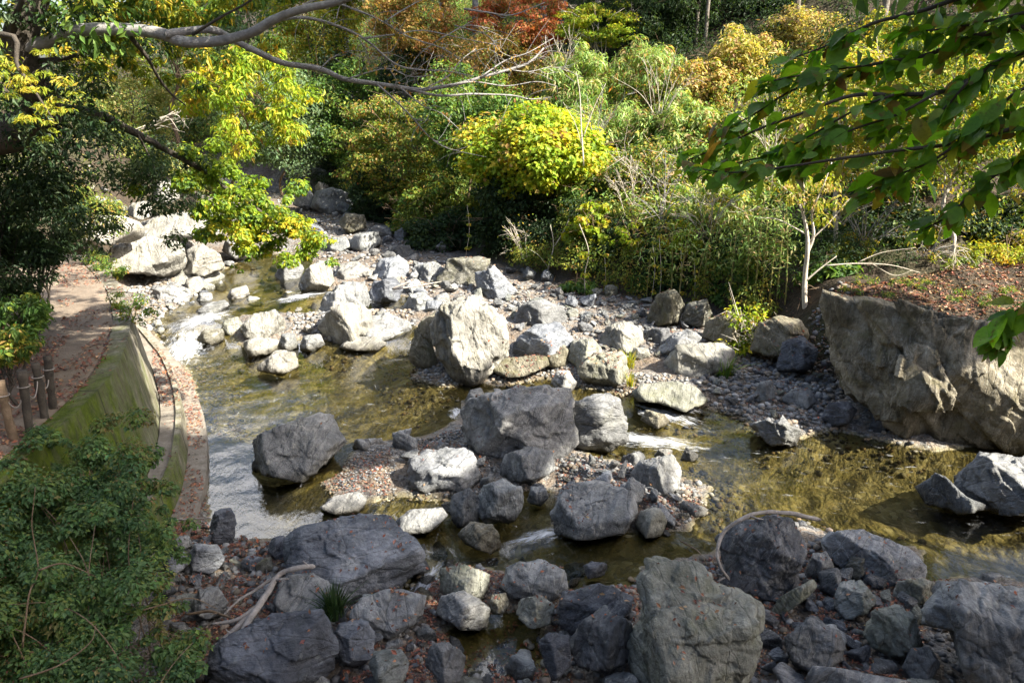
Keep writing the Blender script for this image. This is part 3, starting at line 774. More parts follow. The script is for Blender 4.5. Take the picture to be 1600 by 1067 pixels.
# --- rocks upstream in shade
RK([480,325, 490,300, 520,293, 545,302, 540,325, 510,332], 'grey stones heaped at the head of the stream, the largest of them', 'grey', 140, 1.0, .9, level=4)
RK([455,320, 462,300, 480,296, 492,310, 482,326], 'grey boulder at the far head of the stream, left of the heap', 'grey', 141, 1.1, .9, level=4)
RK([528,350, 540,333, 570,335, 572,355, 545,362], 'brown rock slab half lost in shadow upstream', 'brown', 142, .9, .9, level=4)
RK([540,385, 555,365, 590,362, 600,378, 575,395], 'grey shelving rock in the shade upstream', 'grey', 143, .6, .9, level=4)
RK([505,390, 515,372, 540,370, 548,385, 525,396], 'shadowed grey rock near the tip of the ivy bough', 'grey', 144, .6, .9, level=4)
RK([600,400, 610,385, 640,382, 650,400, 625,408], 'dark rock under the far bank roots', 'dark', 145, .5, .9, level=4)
# --- foreground rubble, traced one by one
RK([333,1012, 358,990, 430,960, 500,955, 521,1000, 517,1052, 480,1080, 325,1080], 'block with a black hollow front at the bottom left, driftwood resting on it', 'dark', 150, .35, .8,
   [(.0,-.5,1,.62), (-.35,-.9,-.1,.7), (.85,-.5,.3,.8)], level=6)
RK([428,940, 440,905, 490,893, 522,915, 520,955, 480,968, 440,960], 'mottled grey rock between the driftwood and the grass tuft', 'grey', 152, .25, .9, [(.0,-.6,1,.65)])
RK([547,962, 560,935, 620,920, 667,930, 652,972, 610,992, 570,985], 'flat grey rock below the broad blue slab', 'grey', 154, .2, .9, [(.1,-.6,1,.6)])
RK([518,1010, 530,975, 565,965, 588,985, 584,1025, 545,1035], 'pale squarish rock right of the black hollow block', 'grey', 156, .3, .9)
RK([573,1042, 585,1018, 625,1012, 642,1035, 630,1067, 590,1070], 'pair of shaded green stones at the bottom edge', 'green', 157, .35, .9, level=4)
RK([665,1040, 672,1008, 700,1002, 728,1025, 725,1058, 690,1062], 'cleft dark stone with a green sprig at the bottom edge', 'dark', 158, .3, .9)
RK([684,925, 690,888, 725,880, 764,898, 765,930, 730,940], 'greenish rock with a spot of sun on its face', 'green', 160, .1, .9)
RK([681,960, 690,930, 725,922, 766,950, 762,976, 720,980], 'tan sunlit rock beneath the greenish rock', 'pale', 161, .15, .9)
RK([762,955, 768,930, 790,926, 796,945, 785,958], 'small ochre stone beside the tan rock', 'brown', 162, .15, .9, level=4)
RK([781,915, 795,885, 840,874, 884,892, 886,918, 850,936, 800,930], 'flat topped grey rock at the rim of the lower pool', 'grey', 163, .1, .9, [(.0,-.5,1,.66), (.2,-1,.1,.75)])
RK([804,960, 812,935, 845,930, 866,945, 862,972, 830,976], 'banded greenish stone in front of the flat topped grey rock', 'green', 165, .2, .9)
RK([864,960, 880,925, 930,914, 985,918, 986,955, 940,985, 890,985], 'dark squared block in the bottom centre', 'dark', 166, .25, .9, [(.0,-.35,1,.7), (-.3,-1,.1,.7)])
RK([888,1015, 905,975, 945,948, 985,975, 990,1030, 950,1042, 900,1038], 'black wedge rock left of the greenish stepped slab', 'dark', 168, .35, .9)
RK([842,1000, 855,990, 890,990, 895,1040, 865,1060, 848,1035], 'dark stone by the leafy puddle at the bottom edge', 'dark', 169, .3, .9, level=4)
RK([908,885, 925,877, 950,880, 945,898, 920,903], 'small pointed stone alone in the lower pool', 'dark', 170, .0, .9, level=4)
RK([716,835, 735,815, 770,818, 788,852, 765,860, 730,850], 'brown pyramid stone where the chute enters the lower pool', 'brown', 171, .0, .9)
RK([615,815, 640,797, 690,793, 700,805, 670,828, 630,832], 'long flat slab right behind the broad blue slab', 'grey', 172, .03, .9, [(.1,-.6,1,.6)])
RK([500,795, 520,775, 560,768, 576,778, 560,798, 525,803], 'leaf shaped pale flat stone at the pool edge', 'grey', 173, .0, 1.1, [(.1,-.6,1,.5)], level=4)
RK([776,745, 790,708, 825,698, 862,706, 870,735, 830,750], 'grey rock jammed beneath the big dark central boulder', 'grey', 174, .1, .9)
RK([822,783, 830,760, 850,758, 858,775, 845,788], 'blue grey cobble between the rounded rock and the pale blue slab', 'grey', 175, .05, .9, level=4)
RK([990,820, 1000,798, 1030,793, 1044,812, 1036,835, 1008,837], 'greenish round stone at the foot of the leafy bar', 'green', 176, .05, .9, level=4)
RK([966,730, 972,712, 1000,705, 1010,715, 995,728], 'small dark stone behind the angular grey rock', 'dark', 177, .05, .9, level=4)
RK([1020,712, 1030,700, 1052,702, 1048,716], 'white angular stone just below the riffle', 'pale', 178, .0, .9, level=4)
RK([1062,718, 1072,698, 1092,710, 1085,720], 'white split stone right of the riffle', 'pale', 179, .0, .9, level=4)
RK([548,700, 555,686, 595,684, 602,696, 580,704], 'flat grey stone touching the wedge shaped boulder', 'grey', 180, .0, .9, level=4)
RK([326,820, 335,798, 360,793, 370,815, 362,848, 335,850], 'rounded dark stone at the edge of the bright water', 'dark', 182, .1, .9)
RK([292,870, 305,850, 340,850, 352,875, 330,892, 300,890], 'lumpy grey stone in the left rubble by the shrubs', 'grey', 183, .25, .9)
RK([248,882, 265,865, 288,860, 297,878, 275,895], 'smooth grey block lowest on the left apron', 'grey', 184, .3, .9, level=4)
RK([268,850, 275,838, 295,836, 300,850, 285,858], 'round cobble above the smooth grey block on the left', 'grey', 185, .3, .9, level=4)
RK([298,950, 310,920, 340,915, 358,940, 345,962, 312,962], 'reddish leaf strewn stone left of the driftwood', 'grey', 186, .3, .9)
RK([375,880, 385,868, 412,870, 414,888, 392,894], 'small squared stone under the broad blue slab', 'grey', 187, .2, .9, level=4)
RK([418,862, 425,840, 445,835, 450,860, 438,878], 'dark stone against the left end of the broad blue slab', 'dark', 188, .12, .9, level=4)
RK([1204,955, 1215,935, 1270,903, 1282,912, 1265,930, 1225,956], 'log shaped stone lying below the black ridged boulder', 'green', 190, .3, .8)
RK([1221,1000, 1270,962, 1312,985, 1321,1030, 1278,1046, 1240,1030], 'dark faceted block with a pale scar in the lower right rubble', 'dark', 191, .35, .9, [(.0,-.3,1,.8), (-.3,-.8,.6,.6), (.7,-.6,.3,.7)])
RK([1302,945, 1312,910, 1345,903, 1371,935, 1355,958, 1320,960], 'grey cube like stone in the middle of the lower right rubble', 'green', 192, .3, .9)
RK([1349,1000, 1365,955, 1405,944, 1443,975, 1440,1010, 1395,1022], 'crumbling layered stone beside the huge corner boulder', 'green', 193, .35, .9, amt=1.5)
RK([1255,895, 1270,865, 1292,860, 1303,885, 1290,905], 'pale stone wedged behind the black ridged boulder', 'grey', 194, .2, .9, level=4)
RK([1318,890, 1330,868, 1350,866, 1358,890, 1340,905], 'brown shaded stone under the long pale grey boulder', 'brown', 195, .2, .9, level=4)
RK([1390,935, 1402,907, 1440,903, 1470,915, 1450,940, 1410,945], 'greenish slab bridging the gap to the huge corner boulder', 'green', 196, .25, .9)
RK([1518,912, 1535,896, 1562,894, 1574,906, 1550,918], 'flat stone at the waterline above the huge corner boulder', 'grey', 197, .0, .9, level=4)
RK([1250,1075, 1275,1040, 1320,1045, 1370,1055, 1420,1062, 1440,1085, 1300,1090], 'flat shelf of grey rock at the bottom edge right of centre', 'grey', 198, .4, .9)
RK([1410,1040, 1425,1012, 1450,1010, 1470,1040, 1455,1058, 1425,1058], 'leaning slate at the foot of the huge corner boulder', 'dark', 199, .35, .9, level=4)
RK([1060,800, 1068,782, 1085,786, 1108,796, 1100,806, 1075,808], 'low stone cluster edging the shaded right pool', 'grey', 200, .0, .9, level=4)

# ------------------------------------------------------------------ loose stones: eight shapes, copied
PROTO = []
for k in range(9):
    r = np.random.default_rng(900 + k)
    B, Fc = ico(4)
    Np = nrm(r.normal(size=(13, 3))); Dp = r.uniform(.55, 1.0, 13)
    V = B * soft_planes(B, Np, Dp, 45)[:, None] * A([1.0, r.uniform(.65, .95), r.uniform(.5, .8)])
    V = roughen(V, 1.0, 900 + k, 1.2)
    V *= .5 / np.abs(V[:, :2]).max()
    PROTO.append((V, Fc, {}))


def proto_mesh(k, tone):
    V, Fc, cache = PROTO[k]
    if tone not in cache:
        o = mesh_np('stone', V, Fc, M[tone], smooth=True); cache[tone] = o.data
        bpy.data.objects.remove(o)
    return cache[tone]


def solids_bvh():
    Vs, Fs, n = [], [], 0
    for V, F in SOLIDS:
        Vs.append(V); Fs.append(F + n); n += len(V)
    V = np.concatenate(Vs); F = np.concatenate(Fs)
    return BVHTree.FromPolygons(V.tolist(), F.tolist(), all_triangles=True)


BVH = solids_bvh()
STONES = []
def scatter_stones(poly, n, s0, s1, tones, label, group, seed, z=.1, name='stone', big=1.6, water_ok=False):
    """loose stones within an outline on the ground"""
    r = np.random.default_rng(seed)
    pw = P(*A(poly).reshape(-1, 2), z=z)
    lo, hi = pw.min(0), pw.max(0); k = 0; tries = 0
    while k < n and tries < 4000:
        tries += 1
        x, y = r.uniform(lo, hi)
        if not inside(pw, A([x]), A([y]))[0]: continue
        g = float(zt(x, y))
        if not water_ok and g < float(water_level(A([x]), A([y]))[0]) - .1: continue
        s = s0 + (s1 - s0) * r.random() ** big
        h = BVH.ray_cast(Vector((x, y, 9)), Vector((0, 0, -1)))
        if h[0] is not None and h[0].z > g + .25 * s: continue
        if any((x - a) ** 2 + (y - b) ** 2 < (.36 * (s + c)) ** 2 for a, b, c in STONES): continue
        o = bpy.data.objects.new(name, proto_mesh(r.integers(len(PROTO)), tones[r.integers(len(tones))])); C.objects.link(o)
        sc_ = s * A([1, r.uniform(.75, 1.1), r.uniform(.75, 1.15)])
        o.scale = sc_.tolist(); o.rotation_euler = (r.normal(0, .25), r.normal(0, .25), r.uniform(0, 6.28))
        o.location = (x, y, g + .16 * s)
        tag(o, label, name, group); STONES.append((x, y, s)); k += 1


SC = scatter_stones
SC([240,820, 330,800, 425,850, 430,960, 330,990, 290,960, 240,900], 34, .16, .42, ['grey', 'grey', 'dark', 'green'], 'loose grey stone in the shaded rubble between the left shrubs and the driftwood', 'rubble left of the driftwood', 1, .25)
SC([520,930, 660,940, 700,985, 720,1070, 560,1075, 520,1040], 18, .15, .38, ['grey', 'dark'], 'loose grey stone among red leaves below the broad blue slab', 'rubble below the broad slab', 2, .3)
SC([235,850, 330,840, 440,880, 560,960, 900,990, 1000,1075, 300,1085], 44, .28, .7, ['grey', 'grey', 'dark', 'green'], 'mid sized grey rock in the shaded rubble along the bottom', 'rocks of the bottom rubble', 21, .3, name='rock')
SC([1190,900, 1330,880, 1500,935, 1500,1080, 1200,1080], 30, .28, .65, ['grey', 'dark', 'green'], 'mid sized rock in the rubble left of the huge corner boulder', 'rocks of the lower right rubble', 22, .35, name='rock')
SC([660,830, 900,850, 990,900, 980,960, 760,985, 640,940], 14, .22, .5, ['dark', 'grey', 'brown'], 'wet dark rock breaking the surface of the lower pool', 'rocks of the lower pool', 23, .05, name='rock', water_ok=True)
SC([700,970, 870,970, 900,1075, 720,1075], 16, .10, .3, ['grey', 'dark'], 'small wet stone in or beside the leafy puddle at the bottom', 'stones of the leafy puddle', 3, .1, water_ok=True)
SC([1190,900, 1330,880, 1460,930, 1500,1060, 1200,1075], 42, .14, .4, ['grey', 'green', 'dark'], 'loose stone filling the gaps of the lower right rubble', 'rubble at the lower right', 4, .35)
SC([620,680, 760,730, 900,760, 1060,740, 1110,790, 1000,830, 860,790, 720,800, 640,770], 30, .25, .6, ['grey', 'grey', 'dark'], 'mid sized grey rock packed between the boulders of the leafy bar', 'rocks of the leafy bar', 33, .08, name='rock')
SC([860,700, 990,725, 1060,770, 1110,790, 1040,830, 990,780, 870,750], 28, .10, .3, ['grey', 'grey', 'pale'], 'small grey stone on the leafy bar right of the central boulder', 'stones of the leafy bar', 5, .1)
SC([640,690, 720,680, 760,740, 700,790, 640,770], 12, .1, .28, ['grey', 'dark'], 'small stone on the leafy bar around the flat topped slab', 'stones by the flat slab', 6, .08)
SC([1100,570, 1290,560, 1300,660, 1180,650, 1110,620], 40, .14, .48, ['grey', 'dark', 'grey', 'green'], 'grey stone on the shaded shore left of the huge cliff block', 'stones on the shaded shore', 7, .2)
SC([650,560, 860,570, 1000,600, 1000,620, 860,605, 720,598], 18, .1, .3, ['pale', 'grey'], 'small pale stone on the sunlit gravel of the far bar', 'stones of the far bar', 8, .1)
SC([640,500, 790,470, 900,500, 1060,540, 1000,600, 860,600, 700,590, 640,560], 46, .22, .62, ['pale', 'grey', 'pale', 'green'], 'pale cobble packed between the boulders of the sunlit bar', 'cobbles of the sunlit bar', 41, .15, name='cobble')
SC([640,420, 800,430, 1000,480, 1080,505, 900,520, 700,480], 60, .25, .75, ['grey', 'dark', 'green', 'grey'], 'grey cobble on the stony strip at the foot of the far bank', 'cobbles at the foot of the far bank', 42, .35, name='cobble')
SC([780,460, 1000,480, 1100,510, 1050,560, 900,530, 800,490], 50, .2, .6, ['grey', 'pale', 'dark'], 'mid sized stone between the boulders behind the far bar', 'stones behind the far bar', 9, .2, name='rock')
SC([150,405, 290,425, 420,430, 400,470, 300,460, 190,440], 30, .25, .8, ['pale', 'pale', 'grey'], 'whitish rock lying below the sunlit outcrops of the left bank', 'rocks below the outcrops', 31, .5, name='rock')
SC([200,440, 300,470, 330,500, 250,520, 215,490], 26, .15, .45, ['grey', 'pale', 'pale'], 'pale stone in the sunlit rubble between the river wall and the rapid', 'rubble by the rapid', 10, .2)
SC([440,440, 640,440, 660,540, 470,545, 400,540], 44, .16, .45, ['pale', 'grey', 'pale'], 'small pale stone among the midstream boulders', 'stones between the midstream boulders', 11, .05, water_ok=True)
SC([440,300, 560,310, 660,380, 760,440, 640,470, 560,420, 500,400], 80, .3, 1.1, ['grey', 'dark', 'grey'], 'grey rock in the shaded boulder field upstream', 'rocks of the upstream boulder field', 12, .5, name='rock')
SC([290,420, 440,405, 480,470, 330,490], 30, .2, .55, ['pale', 'grey'], 'whitish stone in the upper stream under the ivy bough', 'stones of the upper stream', 13, .2, water_ok=True)
SC([950,640, 1120,700, 1110,760, 1000,730], 8, .1, .28, ['pale', 'grey'], 'small stone awash below the small waterfall', 'stones below the waterfall', 14, 0, water_ok=True)
BVH = None
# ================================================================== PLANTS
# palettes: (colour, weight)
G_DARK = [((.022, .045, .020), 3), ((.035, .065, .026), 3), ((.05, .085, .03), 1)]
G_MID = [((.05, .10, .025), 3), ((.075, .14, .03), 3), ((.12, .19, .035), 2), ((.20, .22, .04), .5)]
G_GREY = [((.075, .12, .06), 3), ((.11, .165, .08), 3), ((.16, .21, .10), 1)]
G_LIME = [((.16, .25, .022), 3), ((.23, .32, .028), 3), ((.34, .38, .03), 2), ((.46, .40, .035), 1.2), ((.28, .2, .06), .4)]
Y_GREEN = [((.15, .20, .026), 3), ((.24, .27, .03), 3), ((.35, .31, .04), 2), ((.42, .29, .04), 1)]
OLIVE = [((.09, .13, .026), 3), ((.14, .18, .032), 3), ((.23, .23, .04), 2), ((.30, .20, .06), .8), ((.05, .095, .022), 2.5)]
GOLD = [((.36, .33, .08), 3), ((.44, .38, .14), 3), ((.26, .28, .055), 2), ((.42, .31, .17), 2), ((.17, .22, .04), 1.5)]
ORANGE = [((.34, .22, .07), 3), ((.38, .24, .09), 3), ((.24, .19, .05), 2), ((.17, .19, .04), 2), ((.40, .18, .06), 1)]
RED = [((.50, .14, .07), 3), ((.58, .20, .10), 3), ((.44, .22, .09), 2), ((.24, .18, .05), 1)]
BAMBOO = [((.18, .26, .07), 3), ((.25, .33, .11), 3), ((.10, .18, .04), 4), ((.31, .29, .14), 1.6), ((.29, .20, .11), .8)]
PALE = [((.20, .22, .07), 3), ((.28, .28, .10), 3), ((.13, .17, .05), 2), ((.36, .30, .13), 1)]
TWIG = [((.26, .19, .11), 3), ((.32, .24, .15), 2), ((.15, .15, .05), 2)]
DRY = [((.24, .10, .065), 3), ((.31, .155, .09), 3), ((.15, .068, .052), 3), ((.40, .26, .15), 1), ((.10, .055, .045), 2), ((.33, .11, .06), .7)]


def lift(pal, k): return [(tuple(c * k for c in p[0]), p[1]) for p in pal]


BAMBOO, OLIVE, G_MID, PALE, G_GREY, Y_GREEN = lift(BAMBOO, 1.3), lift(OLIVE, 1.3), lift(G_MID, 1.25), lift(PALE, 1.35), lift(G_GREY, 1.35), lift(Y_GREEN, 1.15)


def pick_cols(n, pal, r, pos=None, patch=1.0, jitter=.16):
    """leaf colours; neighbours agree because the choice follows a slow noise through the crown"""
    cols = A([p[0] for p in pal]); w = A([p[1] for p in pal], float); cw = np.cumsum(w) / w.sum()
    if pos is None: u = r.random(n)
    else:
        f = fbm(pos * patch + r.uniform(-40, 40, 3), 3)
        f = np.argsort(np.argsort(f)) / max(n - 1, 1)
        u = np.where(r.random(n) < .55, f, r.random(n))
    k = np.searchsorted(cw, np.clip(u, 0, .9999))
    return np.clip(cols[k] * np.exp(r.normal(0, jitter, (n, 1))) * np.exp(r.normal(0, .06, (n, 3))), .005, .8)


class Leaves:
    """leaf blades: four-cornered with a slight fold, or six-sided when seen close"""
    def __init__(s): s.V = []; s.C = []; s.k = 4
    def add(s, pos, nrm_, along, size, aspect, cols, r):
        n = len(pos)
        nrm_ = nrm(nrm_); along = nrm(along - nrm_ * (along * nrm_).sum(1)[:, None]); side = np.cross(nrm_, along)
        L = np.broadcast_to(size, (n,))[:, None]; Wd = L * np.broadcast_to(aspect, (n,))[:, None] * .5
        fold = L * .10
        v = np.stack([pos - along * L * .5, pos - side * Wd + nrm_ * fold - along * L * .06, pos + along * L * .5 - nrm_ * fold * .8, pos + side * Wd + nrm_ * fold - along * L * .06], 1)
        s.V.append(v.reshape(-1, 3)); s.C.append(cols)
    def build(s, name, mat, parent=None, loc=None):
        V = np.concatenate(s.V); F = np.arange(len(V)).reshape(-1, 4)
        return mesh_np(name, V, F, mat, parent, loc, False, np.concatenate(s.C))


def sphere(n, r): return nrm(r.normal(size=(n, 3)))


def crown_leaves(lv, blobs, total, size, pal, r, aspect=.55, up=.6, droop=.25, patch=.9, flat=.7, centre=None, spread=1.0):
    """blobs: list of (centre, radius); leaves sit mostly on the outside of each blob"""
    c = A([b[0] for b in blobs]); rad = A([b[1] for b in blobs])
    w = rad ** 2; k = r.choice(len(blobs), total, p=w / w.sum())
    d = sphere(total, r); d[:, 2] = np.where(d[:, 2] < 0, d[:, 2] * (.75), d[:, 2])
    rr = (.35 + .65 * r.random(total) ** .6) * (1 + .25 * r.normal(size=total) * .5)
    pos = c[k] + d * (rad[k] * rr)[:, None] * A([1, 1, flat]) * spread
    nv = nrm(A([0, 0, up]) + d * .8 + r.normal(0, .45, (total, 3)))
    al = d * A([1, 1, .4]) + A([0, 0, -droop]) + r.normal(0, .5, (total, 3))
    lv.add(pos, nv, al, size * np.exp(r.normal(0, .22, total)), aspect, pick_cols(total, pal, r, pos, patch), r)


def fill_blobs(centre, radii, n, rb, r, shell=.35, lumpy=.25):
    """sub-clumps filling an ellipsoid, lumpy outline"""
    d = sphere(n, r); rr = (shell + (1 - shell) * r.random(n)) ** .7
    lump = 1 + lumpy * fbm(d * 1.7 + r.uniform(-30, 30, 3), 3) * 1.6
    p = A(centre) + d * (rr * lump)[:, None] * A(radii)
    return [(p[i], rb * r.uniform(.6, 1.35)) for i in range(n)]


def limbs(mb, base, top, r0, blobs, r, n=10, sides=6, sag=.15):
    """a tapered trunk with limbs to some of the clumps"""
    base, top = A(base, float), A(top, float)
    m = 7; tl = np.linspace(0, 1, m)[:, None]
    bend = r.normal(0, .04, (m, 3)) * np.linalg.norm(top - base) * np.sin(tl * np.pi); bend[:, 2] = 0
    tr = base + (top - base) * tl + bend
    ts = smooth_path(tr, 4)
    rd = r0 * (1 - .72 * np.linspace(0, 1, len(ts))); rd[:3] *= [1.5, 1.22, 1.08]
    mb.tube(ts, rd, max(sides, 7))
    if len(blobs):
        for i in r.choice(len(blobs), min(n, len(blobs)), replace=False):
            e = A(blobs[i][0]); k = int(r.uniform(.30, .92) * (len(ts) - 1)); a = ts[k]
            mid = (a + e) / 2 + A([0, 0, sag * np.linalg.norm(e - a)]) + r.normal(0, .08, 3) * np.linalg.norm(e - a)
            pth = smooth_path(A([a, mid, e]), 5)
            mb.tube(pth, np.linspace(rd[k] * .5, max(.006, rd[k] * .1), len(pth)), 5, False)
    return ts


def tree_obj(name, label, cat, box, pal, leaf=.11, n=12000, seed=1, y=None, group=None, depth=.9, trunk='bark_brown', rb=.11, nb=70, tr=.012,
             aspect=.55, droop=.25, shell=.35, up=.6, mat='leaf', patch=.9, flat=.75, lumpy=.3, crown_low=0.0, limbs_n=12, trunk_top=.75, pal2=None, n2=0, foot=None, part='crown', sprigs=7):
    """a tree or shrub whose crown covers a given part of the hillside"""
    r = np.random.default_rng(seed + 3000); leaf, n, n2 = leaf * 1.3, int(n * .85), int(n2 * .8)
    rb, nb, shell = rb * .88, int(nb * 1.1), max(shell, .5)
    u0, v0, u1, v1 = box; um = (u0 + u1) / 2
    if y is None: g = hit(um, v1); Y = g[1]
    else: Y = y; q = at_y(um, v1, Y); g = A([q[0], q[1], float(zt(q[0], q[1]))])
    Pt, Pb, Pl, Pr = at_y(um, v0, Y), at_y(um, v1, Y), at_y(u0, (v0 + v1) / 2, Y), at_y(u1, (v0 + v1) / 2, Y)
    hw, hh = (Pr[0] - Pl[0]) / 2, (Pt[2] - Pb[2]) / 2
    c = A([um and Pt[0] * .5 + Pb[0] * .5, Y + hw * depth * .3, (Pt[2] + Pb[2]) / 2])
    root_xy = (c[0], c[1]) if foot is None else foot
    rootz = float(zt(*root_xy)); root = A([root_xy[0], root_xy[1], rootz - .1])
    blobs = fill_blobs(c, (hw, hw * depth, hh), nb, rb * 2 * max(hw, hh) * 1.25, r, shell, lumpy)
    blobs = [(A([b[0][0], b[0][1], max(b[0][2], float(zt(b[0][0], b[0][1])) + .15)]), b[1]) for b in blobs]
    o = empty(name, root); tag(o, label, cat, group)
    lv = Leaves(); crown_leaves(lv, blobs, n, leaf, pal, r, aspect, up, droop, patch, flat)
    if pal2: crown_leaves(lv, blobs, n2, leaf, pal2, r, aspect, up, droop, patch, flat)
    k = lv.build(part, M[mat], o, None); k.location = -root
    mb = MB(); top = A([c[0], c[1], max(c[2] + hh * (trunk_top - .5) * 2 * .8, rootz + .6)])
    H_ = top[2] - root[2]
    limbs(mb, root, top, max(.02, tr * H_ + .012), blobs, r, limbs_n)
    for q in range(sprigs):                      # bare twigs that stick out of the leaves
        d = sphere(1, r)[0]; d[2] = abs(d[2]) * .8 + .1; d[1] = -abs(d[1]); e = c + d * A([hw, hw * depth, hh]) * r.uniform(1.0, 1.3)
        s0 = c + d * A([hw, hw * depth, hh]) * .45; m_ = (s0 + e) / 2 + r.normal(0, .10, 3)
        mb.tube(smooth_path(A([s0, m_, e]), 4), np.linspace(.016, .005, 9), 4, False)
        for _ in range(2):
            f = m_ + (e - m_) * r.uniform(.1, .7); mb.tube(A([f, f + (e - s0) * .25 + r.normal(0, .16, 3), f + (e - s0) * .4 + r.normal(0, .26, 3)]), [.008, .006, .003], 4, False)
    t_ = mb.build('trunk', M[trunk], o); t_.location = -root
    return o


T = tree_obj
HG = 'trees and shrubs of the far hillside'
# --- far end of the valley, left to right
T('tree', 'pale olive tree in full sun far up the valley on the left', 'tree', (140, 70, 260, 250), PALE, .16, 9000, 1, 52, nb=60)
T('tree', 'greyish green tree far up the valley, right of the pale olive tree', 'tree', (235, 20, 345, 235), G_GREY, .16, 10000, 2, 58, nb=70)
T('tree', 'yellow green tree high at the left behind the grey bough', 'tree', (30, -40, 190, 130), Y_GREEN, .15, 10000, 3, 44, nb=70)
T('tree', 'golden green tree at the top left, above the pale olive tree', 'tree', (150, -80, 330, 75), Y_GREEN, .15, 11000, 4, 50, nb=80)
T('tree', 'grey green tree crowning the upstream slope behind the bough fork', 'tree', (310, -50, 450, 120), G_GREY, .14, 11000, 5, 50, nb=70)
T('shrub', 'sunlit olive shrub on the upstream bank over the footpath', 'shrub', (130, 215, 250, 310), OLIVE, .13, 7000, 7, 36)
T('shrub', 'dull brown green scrub above the white outcrop', 'shrub', (215, 225, 330, 330), PALE, .13, 7000, 8, 40)
T('tree', 'round grey green evergreen catching sun beside the dark ravine', 'tree', (345, 90, 505, 290), G_GREY, .12, 15000, 9, 40, nb=90)
T('chestnut_tree', 'tree with drooping lime and yellow leaf bunches over the ravine', 'tree', (280, 75, 480, 250), G_LIME, .20, 7000, 10, 34, aspect=.33, droop=1.1, nb=60, rb=.09, foot=(-13.5, 38))
T('tree', 'dark evergreen in the gap behind the grey green evergreen', 'tree', (460, 60, 580, 320), G_DARK, .13, 11000, 11, 44, nb=70)
T('tree', 'tall yellow tinged tree at the top, left of the orange tree', 'tree', (430, -60, 570, 120), Y_GREEN, .14, 12000, 12, 46, nb=80)
T('tree', 'mid green tree below the orange tree, on the brink of the ravine', 'tree', (490, 90, 610, 270), G_MID, .12, 13000, 13, 41, nb=80)
T('tree', 'orange leaved tree at the top centre behind the bare twigs', 'tree', (560, -40, 720, 110), ORANGE, .12, 14000, 14, 41, nb=90)
T('tree', 'dark green tree filling the space under the orange tree', 'tree', (590, 70, 720, 190), G_DARK, .12, 9000, 15, 41)
T('tree', 'olive and rust tree with flat layered sprays left of the lime vine mound', 'tree', (530, 150, 715, 330), OLIVE, .10, 20000, 16, 34, nb=110, flat=.45, pal2=ORANGE, n2=2500)
T('shrub', 'dark green bush over the water below the olive and rust tree', 'shrub', (530, 250, 650, 380), G_DARK, .11, 11000, 17, 34.5, nb=70)
T('shrub', 'olive green bush spilling down the far bank left of the vine mound', 'shrub', (610, 290, 740, 400), OLIVE, .10, 14000, 18, 31, nb=80, pal2=G_MID, n2=5000)
T('maple_tree', 'red maple at the top centre of the hillside', 'tree', (735, -30, 885, 95), RED, .10, 14000, 19, 40, nb=90, flat=.4, pal2=ORANGE, n2=5000)
T('tree', 'rust brown thinning tree in front of the red maple', 'tree', (690, 40, 860, 170), ORANGE, .09, 11000, 20, 38, nb=90, pal2=OLIVE, n2=4000, trunk='bark_pale')
T('maple_tree', 'bright yellow green maple with layered sprays at the top, right of the red maple', 'tree', (865, 5, 1010, 75), G_LIME, .10, 9000, 21, 38, nb=60, flat=.3, trunk='bark_pale')
T('tree', 'grey green tree behind the lime vine mound', 'tree', (650, 95, 805, 270), G_MID, .11, 13000, 22, 31, nb=90)
T('thicket', 'pale bamboo grass thicket on the open slope, its upper left part', 'thicket', (840, 75, 960, 200), BAMBOO, .22, 9000, 23, 34, aspect=.16, droop=.8, nb=90, shell=.2)
T('thicket', 'pale bamboo grass thicket on the open slope, directly above the vine mound', 'thicket', (850, 150, 1010, 290), BAMBOO, .22, 12000, 24, 31, aspect=.16, droop=.8, nb=110, shell=.2)
T('thicket', 'brown tipped bamboo grass at the top of the open slope', 'thicket', (940, 70, 1085, 185), BAMBOO, .22, 10000, 25, 34, aspect=.16, droop=.8, nb=90, pal2=ORANGE, n2=2000)
T('thicket', 'tangled green brown thicket between bamboo grass and golden shrubs', 'thicket', (985, 150, 1130, 300), BAMBOO, .2, 12000, 26, 30, aspect=.2, droop=.7, nb=110, pal2=OLIVE, n2=4000)
T('shrub', 'golden shrub glowing at the top right of the open slope', 'shrub', (1085, 50, 1225, 190), GOLD, .14, 12000, 27, 33, nb=100, aspect=.4)
T('shrub', 'straw coloured tall shrub just right of the golden shrub', 'shrub', (1180, 10, 1300, 160), GOLD, .12, 11000, 28, 35, nb=90, pal2=TWIG, n2=4000, aspect=.4)
T('shrub', 'russet shrub at the left foot of the golden shrub', 'shrub', (1050, 85, 1150, 215), GOLD, .11, 8000, 29, 32, pal2=ORANGE, n2=4000)
T('shrub', 'olive green bush behind the hanging foreground leaves', 'shrub', (1180, 120, 1350, 260), OLIVE, .11, 15000, 30, 29, nb=110)
T('shrub', 'brown olive bush in the middle of the right slope', 'shrub', (1080, 180, 1230, 310), OLIVE, .11, 14000, 31, 28, nb=110, pal2=BAMBOO, n2=3000)
T('tree', 'tree high on the right slope behind the foreground leaves', 'tree', (1310, 20, 1480, 180), OLIVE + Y_GREEN, .12, 14000, 32, 32, nb=100)
T('tree', 'green tree at the right edge behind the foreground leaves', 'tree', (1440, 40, 1640, 230), OLIVE + G_MID, .12, 16000, 33, 29, nb=110, pal2=G_MID, n2=4000)
T('shrub', 'sparse yellow bush low on the right slope behind the foreground leaves', 'shrub', (1330, 160, 1500, 310), Y_GREEN, .10, 12000, 34, 27, nb=100, pal2=TWIG, n2=3000)
T('shrub', 'green bush at the right edge above the terrace', 'shrub', (1480, 220, 1650, 380), G_MID, .10, 14000, 35, 24, nb=100)
